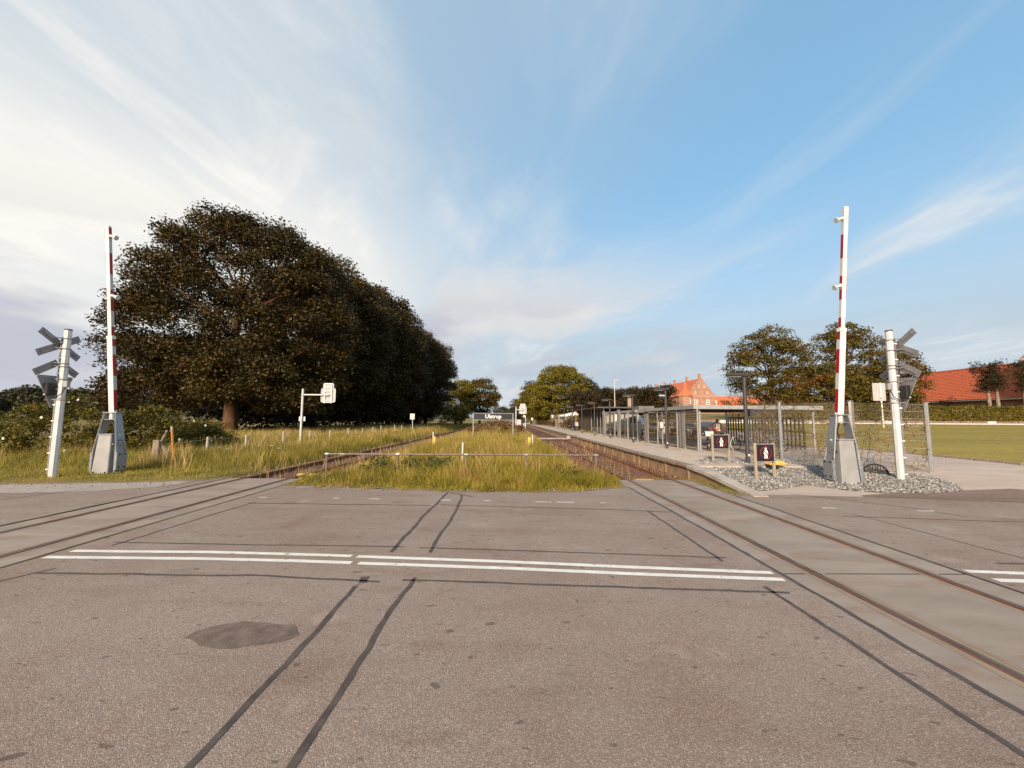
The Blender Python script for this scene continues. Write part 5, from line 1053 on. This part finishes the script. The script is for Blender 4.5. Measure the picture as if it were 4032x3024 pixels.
n = 130; c = np.stack([-33+rng.uniform(-5, 5, n)+np.linspace(0, 6, n), np.linspace(50, 150, n), rng.uniform(.3, 4.5, n)], 1); mass('undergrowth', 'dark undergrowth beneath the row of big trees', c, rng.uniform(1.4, 2.6, n), 16, .55, M_LEAFB2, .8, 2, cat='undergrowth')
tree('far_tree', 'round green tree beyond the end of the dark row', (-11.8, 165, 0), 19.5, 8.6, 7, 2.5, .5, 70, 2.4, 40, .62, M_LEAFA, M_BARK, 51, group='far trees along the line')
tree('far_tree', 'smaller tree left of the far round tree, touching the dark row', (-19, 160, 0), 18.5, 7, 7, 1, .5, 60, 2.4, 36, .62, M_LEAFC, M_BARK, 52, group='far trees along the line')
tree('far_bush', 'low bright bush under the far trees left of the name board', (-16, 120, 0), 6.5, 5, 4, .2, .3, 40, 1.4, 60, .4, M_LEAFC, M_BARK, 53)
tree('lime_tree', 'tall yellow-green tree right of the track beyond the platform', (15.2, 112, .5), 17.2, 8.6, 7.5, .4, .45, 130, 2.0, 80, .42, M_LEAFC, M_BARK, 61)
tree('lime_tree', 'lower yellow-green tree left of the tallest lime', (9.6, 122, .5), 13.0, 6.6, 6.5, .2, .4, 90, 1.9, 76, .42, M_LEAFC, M_BARK, 62)
tree('lime_tree', 'thin-topped greenish tree between the two limes', (8.2, 135, .5), 15.2, 4.4, 5, 3, .35, 40, 1.6, 34, .5, M_LEAFF, M_BARK, 63)
tree('far_tree', 'dark tree right behind the tall yellow-green lime', (28, 138, .8), 15.6, 7, 6, 1, .4, 60, 2.2, 44, .56, M_LEAFD, M_BARK, 64)
tree('far_tree', 'small far tree closing the track at the vanishing point', (-2.5, 240, 0), 9.5, 7, 6, .2, .4, 40, 2.2, 30, .7, M_LEAFF, M_BARK, 65); tree('far_tree', 'dark far tree just right of the vanishing point', (6.5, 205, 0), 13, 6, 6, .2, .4, 40, 2.2, 30, .7, M_LEAFF, M_BARK, 66)
# clipped row behind the shelters
clab = ['nearest', 'second nearest', 'third nearest', 'middle', 'fifth', 'sixth', 'seventh', 'farthest']
for i, (x, y, w) in enumerate(((24.2, 62, 4.6), (22.6, 66.5, 4.2), (21.3, 71, 4.2), (20.3, 76, 4.4), (19.4, 81, 4.4), (18.7, 86, 4.4), (18.1, 92, 4.4), (17.6, 98, 4.6))):
    rng = np.random.default_rng(90+i); t = thing('clipped_tree', clab[i]+' dark clipped tree of the trimmed row behind the shelters', 'tree', (x, y, float(gz(x, y))-.1), 0, 'trimmed row of trees'); h = 5.3+.06*i+rng.uniform(-.2, .2)
    n = 130; c = np.stack([rng.uniform(-w*.36, w*.36, n), rng.uniform(-w*.55, w*.55, n), rng.uniform(.6, h-.5, n)], 1); P = clump_leaves(c, rng.uniform(.55, .95, n), 150, 1, rng); quads_mesh('crown', leaf_quads(P, .24, rng, .3, .6), M_LEAFD, t)
    MB().tube([(0, 0, 0), (0, 0, h*.7)], [.22, .1], 8).build('trunk', M_BARK, t)
# autumn trees on the right
tree('maple_tree', 'left autumn tree, orange at its lower left, behind the nearest lamp', (38.6, 57, 2.1), 14.4, 6.6, 5.5, .1, .4, 120, 1.35, 105, .29, M_LEAFA, M_BARK, 71, power=.42, shape=1.6)
tree('maple_tree', 'middle autumn tree with a pointed top behind the right barrier', (51.0, 58, 2.2), 15.2, 6.8, 5.5, .1, .4, 120, 1.4, 100, .29, M_LEAFA, M_BARK, 72, power=.42, shape=1.6)
tree('maple_tree', 'right autumn tree behind the crossed boards of the right signal', (58.8, 60, 2.3), 11.4, 6.0, 5.5, .9, .4, 80, 1.4, 95, .29, M_LEAFA, M_BARK, 73, power=.42, shape=1.75)
tree('maple_tree', 'low orange tree filling the gap below the middle autumn trees', (45.5, 55, 2.1), 8.2, 4.6, 4, .3, .3, 70, 1.2, 76, .32, M_LEAFA, M_BARK, 74)
tree('maple_tree', 'low orange tree beside the road sign on the right', (55.5, 56.5, 2.1), 6.5, 4.2, 3.6, .2, .3, 60, 1.1, 76, .32, M_LEAFA, M_BARK, 75)
# pollards before the brick house
for i, (x, y, s_, lb) in enumerate(((66.7, 53.5, 1.0, 'left pollard tree with a pale trunk behind the clipped hedge'), (68.3, 53.8, .95, 'right pollard tree with a pale trunk behind the clipped hedge'), (71.8, 53.5, 1.0, 'pollard tree cut by the right edge of the picture'))):
    rng = np.random.default_rng(130+i); t = thing('pollard_tree', lb, 'tree', (x, y, 1.9), 0, 'pollard trees'); n = 80; c = np.stack([rng.uniform(-1.1, 1.1, n), rng.uniform(-.9, .9, n), rng.uniform(4.2, 8.3, n)], 1); P = clump_leaves(c, rng.uniform(.4, .75, n), 80, .8, rng)
    sp = rng.normal(0, 1, (200, 3))*np.array([.9, .8, 1.0])+np.array([0, 0, 6.8]); quads_mesh('crown', leaf_quads(np.concatenate([P, sp]), .26, rng, .5, .4), M_LEAFD, t)
    MB().tube([(0, 0, 0), (.05, 0, 2.5), (0, 0, 5.2)], [.27, .22, .12], 10).build('trunk', M_BARKP, t, smooth=True)
    c = np.stack([rng.normal(0, .7, 10), rng.normal(0, .5, 10), rng.uniform(1.6, 2.5, 10)], 1); P = clump_leaves(c, rng.uniform(.3, .5, 10), 90, .8, rng); tag(quads_mesh('foot_shoots', leaf_quads(P, .26, rng, .5, .4), M_LEAFD, t), kind='stuff')
# clipped hedge on the right
def hedge(name, label, x0, x1, y0, y1, zb, zt, n, leaf, lm, seed, cat='hedge'):
    rng = np.random.default_rng(seed); t = thing(name, label, cat, ((x0+x1)/2, y0, zb)); w, d, h = x1-x0, y1-y0, zt-zb; k = int(n*.6)
    P = np.concatenate([np.stack([rng.uniform(-w/2, w/2, k), rng.uniform(-.12, .25, k), rng.uniform(0, h, k)], 1), np.stack([rng.uniform(-w/2, w/2, n-k), rng.uniform(0, d, n-k), h+rng.normal(-.08, .10, n-k)], 1)])
    P += rng.normal(0, .05, P.shape); P[:, 2] += .06*np.sin(P[:, 0]*.9)
    quads_mesh('foliage', leaf_quads(P, leaf, rng, .25, .7), lm, t); MB().box((0, d/2+.1, h/2-.1), (w-.3, d-.25, h-.3)).build('twiggy_core', M_VINE, t); return t
hedge('clipped_hedge', 'long clipped green hedge above the lawn on the right', 31, 76, 50.9, 52.3, 1.95, 3.95, 34000, .16, M_LEAFH, 201)
n = 60; rng = np.random.default_rng(15); 
for i, (x, y, s_, lb) in enumerate(((32, 53.6, 1.3, 'tall thin shrub leaning over the hedge behind the fence post'),)):
    tree('hedge_shrub', lb, (x, y, 1.9), 3.0*s_, 2.4*s_, 1.3*s_, .1, .1, 40, .7, 70, .2, M_LEAFA, M_BARK, 210+i)
tree('garden_shrub', 'dark round shrub under the eaves of the farm building', (70.5, 62, 2.3), 3.6, 2.0, 1.5, .2, .1, 24, .6, 90, .18, M_LEAFD, M_BARK, 215)
# rose bushes on the left
for i, (x, y, rx, h, lb) in enumerate(((-25.5, 18.4, 3.6, 3.7, 'dense rose bush cut by the left edge of the picture'), (-21.0, 18.8, 3.4, 3.65, 'dense rose bush behind the left crossing signal, dotted with white flowers'), (-18.4, 20.2, 2.6, 3.15, 'dense rose bush behind the left barrier'), (-18.0, 23.4, 2.4, 2.25, 'lower rose bush behind the old wooden post'))):
    rng = np.random.default_rng(300+i); t = thing('rose_bush', lb, 'bush', (x, y, -.1), 0, 'rose bushes'); n = 130; d = unit(rng.normal(size=(n, 3))); d[:, 2] = np.abs(d[:, 2]); c = d*(rng.uniform(.4, 1, n)**.4)[:, None]*np.array([rx*.82, 1.7, h*.80])
    P = clump_leaves(c, rng.uniform(.35, .62, n), 430, .75, rng); P = P[P[:, 2] > .02]; quads_mesh('foliage', leaf_quads(P, .10, rng, .5, .7), M_LEAFR, t)
    mb = MB(); rr = random.Random(i)
    for k in range(14): mb.tube([(rr.uniform(-.6, .6)*rx, rr.uniform(-.5, .5), 0), tuple(c[k*3]*.9)], [.02, .006], 4, False)
    mb.build('stems', M_VINE, t)
    fl = c[rng.permutation(n)[:7]]+np.array([0, -.35, .35]); fq = MB()
    for f in fl:
        for a in range(5): an = a*1.257; fq.add([tuple(f), (f[0]+.05*math.cos(an-.5), f[1]-.02, f[2]+.05*math.sin(an-.5)), (f[0]+.07*math.cos(an), f[1]-.03, f[2]+.07*math.sin(an)), (f[0]+.05*math.cos(an+.5), f[1]-.02, f[2]+.05*math.sin(an+.5))], [(0, 1, 2, 3)])
    tag(fq.build('flowers', M_FLOWER, t), kind='stuff')
# russet shrubs on the platform side, herbs on the island
for i, (x, y, h, rx, lb) in enumerate(((11.4, 60, 1.5, 1.6, 'russet shrub left of the timber hut'), (11.3, 66, 1.6, 2.2, 'russet shrub behind the waste bin'), (11.2, 74, 1.5, 2.2, 'russet shrub before the awning tent'), (11.0, 84, 1.4, 2.2, 'russet shrub beside the board fence'), (10.6, 96, 1.3, 2.4, 'russet shrub behind the square white sign'), (10.2, 110, 1.4, 2.6, 'farthest russet shrub along the platform'))):
    tree('russet_shrub', lb, (x, y, .3), h, rx*.8, rx*1.6, .05, .05, 40, .5, 60, .24, M_LEAFRED, M_BARK, 330+i, group='shrubs along the platform')
for i, (x, y, h, rx, lb) in enumerate(((11.3, 53.5, 2.6, 1.2, 'taller russet shrub at the corner of the timber hut'),)): tree('russet_shrub', lb, (x-.9, y+9, .3), h, rx, 1.6, .05, .05, 40, .5, 70, .24, M_LEAFRED, M_BARK, 340+i)
n = 150; rng = np.random.default_rng(16); c = np.stack([rng.uniform(-4.2, 1.6, n), rng.uniform(41, 56, n), rng.uniform(.4, 1.5, n)], 1); c[:, 2] = gz(c[:, 0], c[:, 1])+rng.uniform(.1, .75, n); mass('dock_weeds', 'rust-brown dock weeds behind the station name board', c, rng.uniform(.3, .6, n), 110, .22, M_DOCK, 1, 17, cat='weeds')
n = 46; c = np.stack([rng.uniform(-4.9, -1.9, n), rng.uniform(12.9, 14.6, n), rng.uniform(.12, .5, n)], 1); mass('broad_leaf_weeds', 'dark broad-leaved weeds among the grass behind the left half of the railing', c, rng.uniform(.15, .3, n), 420, .10, M_HERB, .9, 18, cat='weeds')
n = 8; c = np.stack([rng.uniform(1.6, 2.4, n), rng.uniform(12.3, 13.2, n), rng.uniform(.2, .5, n)], 1); mass('broad_leaf_weeds', 'small clump of dark broad-leaved weeds by the right end of the railing', c, rng.uniform(.1, .22, n), 420, .09, M_DOCK, 1, 19, cat='weeds')
# grass
def scatter(n, x0, x1, y0, y1, p, rng): return rng.uniform(x0, x1, n), y0+rng.uniform(0, 1, n)**p*(y1-y0)
rng = np.random.default_rng(400)
def ragged(x): return .10*np.sin(x*5.3+1)+.07*np.sin(x*11.7)+.05*np.sin(x*23.1+2)
def front(x): return ragged(x)-.06+np.interp(x, [-6.5, -5.2, -3.83, -2.6, -1.2, 0, 1.3, 2.6, 3.55], [11.75, 11.45, 11.21, 11.0, 10.84, 10.75, 10.83, 11.15, 11.75])
def trackclear(x, y, rng):
    a = np.minimum(np.abs(x-TR), np.abs(x-TL)); return (a > 1.30+rng.uniform(0, .6, len(x))) | (y < 12.9)
def low_by_track(x): return .25+.75*sm(1.3, 2.9, np.minimum(np.abs(x-TR), np.abs(x-TL)))
def patchy(x, y): return .5+.5*np.sin(x*1.9+np.sin(y*.8)*2)*np.cos(y*1.1+np.sin(x*.7)*1.6)
x, y = scatter(52000, -6.45, 3.5, 10.7, 26, 1.5, rng); k = (y > front(x)+.05) & trackclear(x, y, rng); x, y = x[k], y[k]; pz = patchy(x, y); d = y-front(x); h = (.12+.30*sm(0, 1.6, d)+.16*pz*sm(.5, 2, d)+.10*sm(4, 9, d))*rng.uniform(.6, 1.25, len(x))
tag(blades('island_grass', x, y, h*np.where(y > 13.2, low_by_track(x), 1), .017, .7, M_GRASS, rng), 'long yellow-green grass on the island between the tracks', 'grass', kind='stuff')
x, y = scatter(34000, -6.3, 3.2, 24, 120, 1.6, rng); k = trackclear(x, y, rng); x, y = x[k], y[k]; h = (.50+.2*patchy(x*.5, y*.5))*rng.uniform(.6, 1.2, len(x)); tag(blades('far_island_grass', x, y, h*low_by_track(x), .035+.0009*(y-24), .5, M_GRASS, rng), 'tall straw-tinted grass farther along the island', 'grass', kind='stuff')
x, y = scatter(13000, -6.2, 3.1, 12.6, 70, 1.25, rng); k = trackclear(x, y, rng) & (patchy(x*1.3+4, y*.6) > .40-.004*(y-12)); x, y = x[k], y[k]; tag(blades('island_straw', x, y, rng.uniform(.55, .98, len(x))*low_by_track(x), .012+.0005*(y-12), .35, M_STRAW, rng), 'dry straw stalks standing in the island grass', 'grass', kind='stuff')
x, y = scatter(330, 1.9, 6.2, 13.6, 34, 1.1, rng); k = np.minimum(np.abs(np.abs(x-TR)-.75), 9) > .06; x, y = x[k], y[k]; tag(blades('track_straw', x, y, rng.uniform(.25, .75, len(x)), .012+.0004*(y-12), .4, M_STRAW, rng, z=np.full(len(x), -.18)), 'thin dry stalks growing between the rails by the platform', 'grass', kind='stuff')
x, y = scatter(500, -9.4, -6.1, 13.5, 40, 1.3, rng); k = np.minimum(np.abs(np.abs(x-TL)-.75), 9) > .06; x, y = x[k], y[k]; tag(blades('track_weeds', x, y, rng.uniform(.15, .5, len(x)), .014+.0004*(y-12), .5, M_STRAW, rng, z=np.full(len(x), -.18)), 'thin dry stalks growing between the overgrown left rails', 'grass', kind='stuff')
def lfront(x): return ragged(x)*1.4-.06+np.interp(x, [-60, -30, -19, -14.7, -12.3, -10.8, -9.6, -9.05], [15, 12.2, 11.5, 11.65, 11.85, 12.15, 12.6, 13.2])
x, y = scatter(62000, -24, -9.1, 11.4, 30, 1.35, rng); k = (y > lfront(x)+.05) & trackclear(x, y, rng); x, y = x[k], y[k]; pz = patchy(x*.8, y*.9); d = y-lfront(x); h = (.05+.10*sm(.4, 2.0, d)+.34*sm(2.5, 5.5, d)+.16*pz*sm(2.5, 5, d))*rng.uniform(.6, 1.25, len(x))
tag(blades('verge_grass', x, y, h*low_by_track(x), .017, .6, M_GRASSV, rng), 'rough grass verge around the left barrier and signal', 'grass', kind='stuff')
x, y = scatter(40000, -34, -9.3, 28, 130, 1.7, rng); k = trackclear(x, y, rng); x, y = x[k], y[k]; h = (.55+.25*patchy(x*.4, y*.4))*rng.uniform(.6, 1.2, len(x)); tag(blades('meadow_grass', x, y, h*low_by_track(x), .035+.0009*(y-24), .5, M_GRASSV, rng), 'tall meadow grass along the wire fence before the dark trees', 'grass', kind='stuff')
x, y = scatter(17000, -26, -9.6, 15.0, 75, 1.4, rng); k = trackclear(x, y, rng) & (patchy(x*.7+2, y*.5) > .52); x, y = x[k], y[k]; tag(blades('meadow_straw', x, y, rng.uniform(.6, 1.15, len(x))*low_by_track(x), .012+.0006*(y-15), .45, M_STRAW, rng), 'dry seed stalks swaying above the meadow grass', 'grass', kind='stuff')
x, y = scatter(1500, 5.95, 6.9, 10.3, 14.0, 1.0, rng); k = (np.abs(x-6.05-.0*(y)) < .28) | (rng.uniform(0, 1, len(x)) < .10); x, y = x[k], y[k]; tag(blades('ramp_weeds', x, y, rng.uniform(.04, .16, len(x)), .012, .6, M_GRASSV, rng, z=np.where(y > 13, -.17, -.02)), 'short weeds at the foot of the platform ramp', 'grass', kind='stuff')
x, y = scatter(900, TR-1.1, TR+1.3, 13.0, 13.6, 1.0, rng); tag(blades('crossing_weeds', x, y, rng.uniform(.12, .24, len(x)), .012, .5, M_GRASSV, rng, z=np.full(len(x), -.17)), 'short weeds at the end of the right crossing panels', 'grass', kind='stuff')
x, y = scatter(700, 8.4, 9.6, 11.4, 12.3, 1.0, rng); tag(blades('gravel_weeds', x, y, rng.uniform(.02, .08, len(x)), .012, .6, M_GRASSV, rng), 'sparse weeds at the front edge of the gravel', 'grass', kind='stuff')
for i, (x0, y0, s_, lb) in enumerate(((2.05, 11.55, .75, 'big arching grass tuft at the right front of the island'), (-.05, 11.75, .6, 'arching grass tuft at the front middle of the island'), (-2.6, 12.2, .6, 'broad pale grass tuft behind the second railing post'))):
    n = 420; a = rng.uniform(0, 6.28, n); r0 = rng.uniform(0, .28, n); o = tag(blades('grass_tuft', x0+r0*np.cos(a), y0+r0*np.sin(a)*.6, rng.uniform(.25, .62, n)*s_, .022, 1.1, M_GRASSV, rng), lb, 'grass tuft')
x = rng.uniform(19.9, 46, 16000); y = 13+rng.uniform(0, 1, 16000)**1.5*34; k = (x < 1.4*y) & ~((y > 30.5) & (x < 25)) & (x > np.interp(y, [13, 15, 18, 21.8, 23.4, 31], [22.2, 19.9, 19.8, 19.6, 18.5, 17.5])); x, y = x[k], y[k]; tag(blades('lawn_grass', x, y, rng.uniform(.04, .10, len(x)), .03+.001*y, .6, M_GRASS, rng), 'short grass of the sloping lawn on the right', 'grass', kind='stuff')
# white umbels
for i, (x0, y0, h) in enumerate(((-12.9, 17.8, .62), (-12.75, 18.1, .52), (-12.7, 17.2, .40), (-11.9, 19.0, .62), (-11.5, 19.3, .60), (-10.6, 18.4, .55))):
    t = thing('umbel_flower', ('leftmost white umbel in the verge, nearest the orange marker', 'second white umbel, just right of the leftmost', 'lowest white umbel in the verge', 'tall white umbel below the second fence post', 'white umbel just right of the tall one', 'rightmost white umbel in the verge')[i], 'flower', (x0, y0, 0), 0, 'white umbels in the verge'); MB().tube([(0, 0, 0), (.03, 0, h)], .006, 5).build('stalk', M_HERB, t); f = MB()
    for k in range(12): a = k*2.4; q_ = .012*k; f.tube([(.03+q_*.5*math.cos(a), q_*.5*math.sin(a), h-.0), (.03+q_*.5*math.cos(a), q_*.5*math.sin(a), h+.02)], .014, 5)
    f.build('flower_head', M_FLOWER, t)
# far hills on the left
def ridge(name, label, x0, x1, y, zb, zt, n, cr, leaf, lm, seed):
    rng = np.random.default_rng(seed); c = np.stack([rng.uniform(x0, x1, n), y+rng.uniform(0, 60, n), 0*np.arange(n)], 1); c[:, 2] = zb+(zt-zb)*rng.uniform(0, 1, n)**.6*(.8+.2*np.sin(c[:, 0]*.012)); P = clump_leaves(c, cr*rng.uniform(.6, 1.4, n), 26/cr**1.0, .8, rng)
    return tag(quads_mesh(name, leaf_quads(P, leaf, rng, .5, .7), lm), label, 'wood', kind='stuff')
hm = mat('hill_wood', (.085, .080, .050), .95, c2=(.055, .055, .035), scale=.03, det=8)
for nm, y0, h0, x0, x1, sd in (('hills', 620, 42, -1100, -80, 1), ('hills', 1150, 98, -1900, -100, 2)):
    rng = np.random.default_rng(sd); xs = np.linspace(x0, x1, 160); prof = h0*(.86+.10*np.sin(xs*.006+sd)+.06*np.sin(xs*.021)+.025*np.sin(xs*.09)+.02*rng.normal(size=160))*sm(x1, x1-260, xs); ys = np.array([0, 60, 140, 260, 420]); fz = np.array([0, .45, .8, 1, .9])
    V = np.stack([np.stack([xs, 0*xs+y0+yy, prof*f_+(rng.normal(size=160)*h0*.02 if f_ > .4 else 0)], 1) for yy, f_ in zip(ys, fz)], 1); idx = np.arange(160*5).reshape(160, 5); L = np.stack([idx[:-1, :-1], idx[1:, :-1], idx[1:, 1:], idx[:-1, 1:]], -1).reshape(-1)
    struct(np_mesh(nm, V.reshape(-1, 3), L, np.arange(0, len(L), 4), hm))
ridge('far_wood', 'dark distant woodland behind the rose bushes at the left edge', -520, -110, 300, 0, 21, 460, 6.5, 2.2, M_LEAFF, 5)
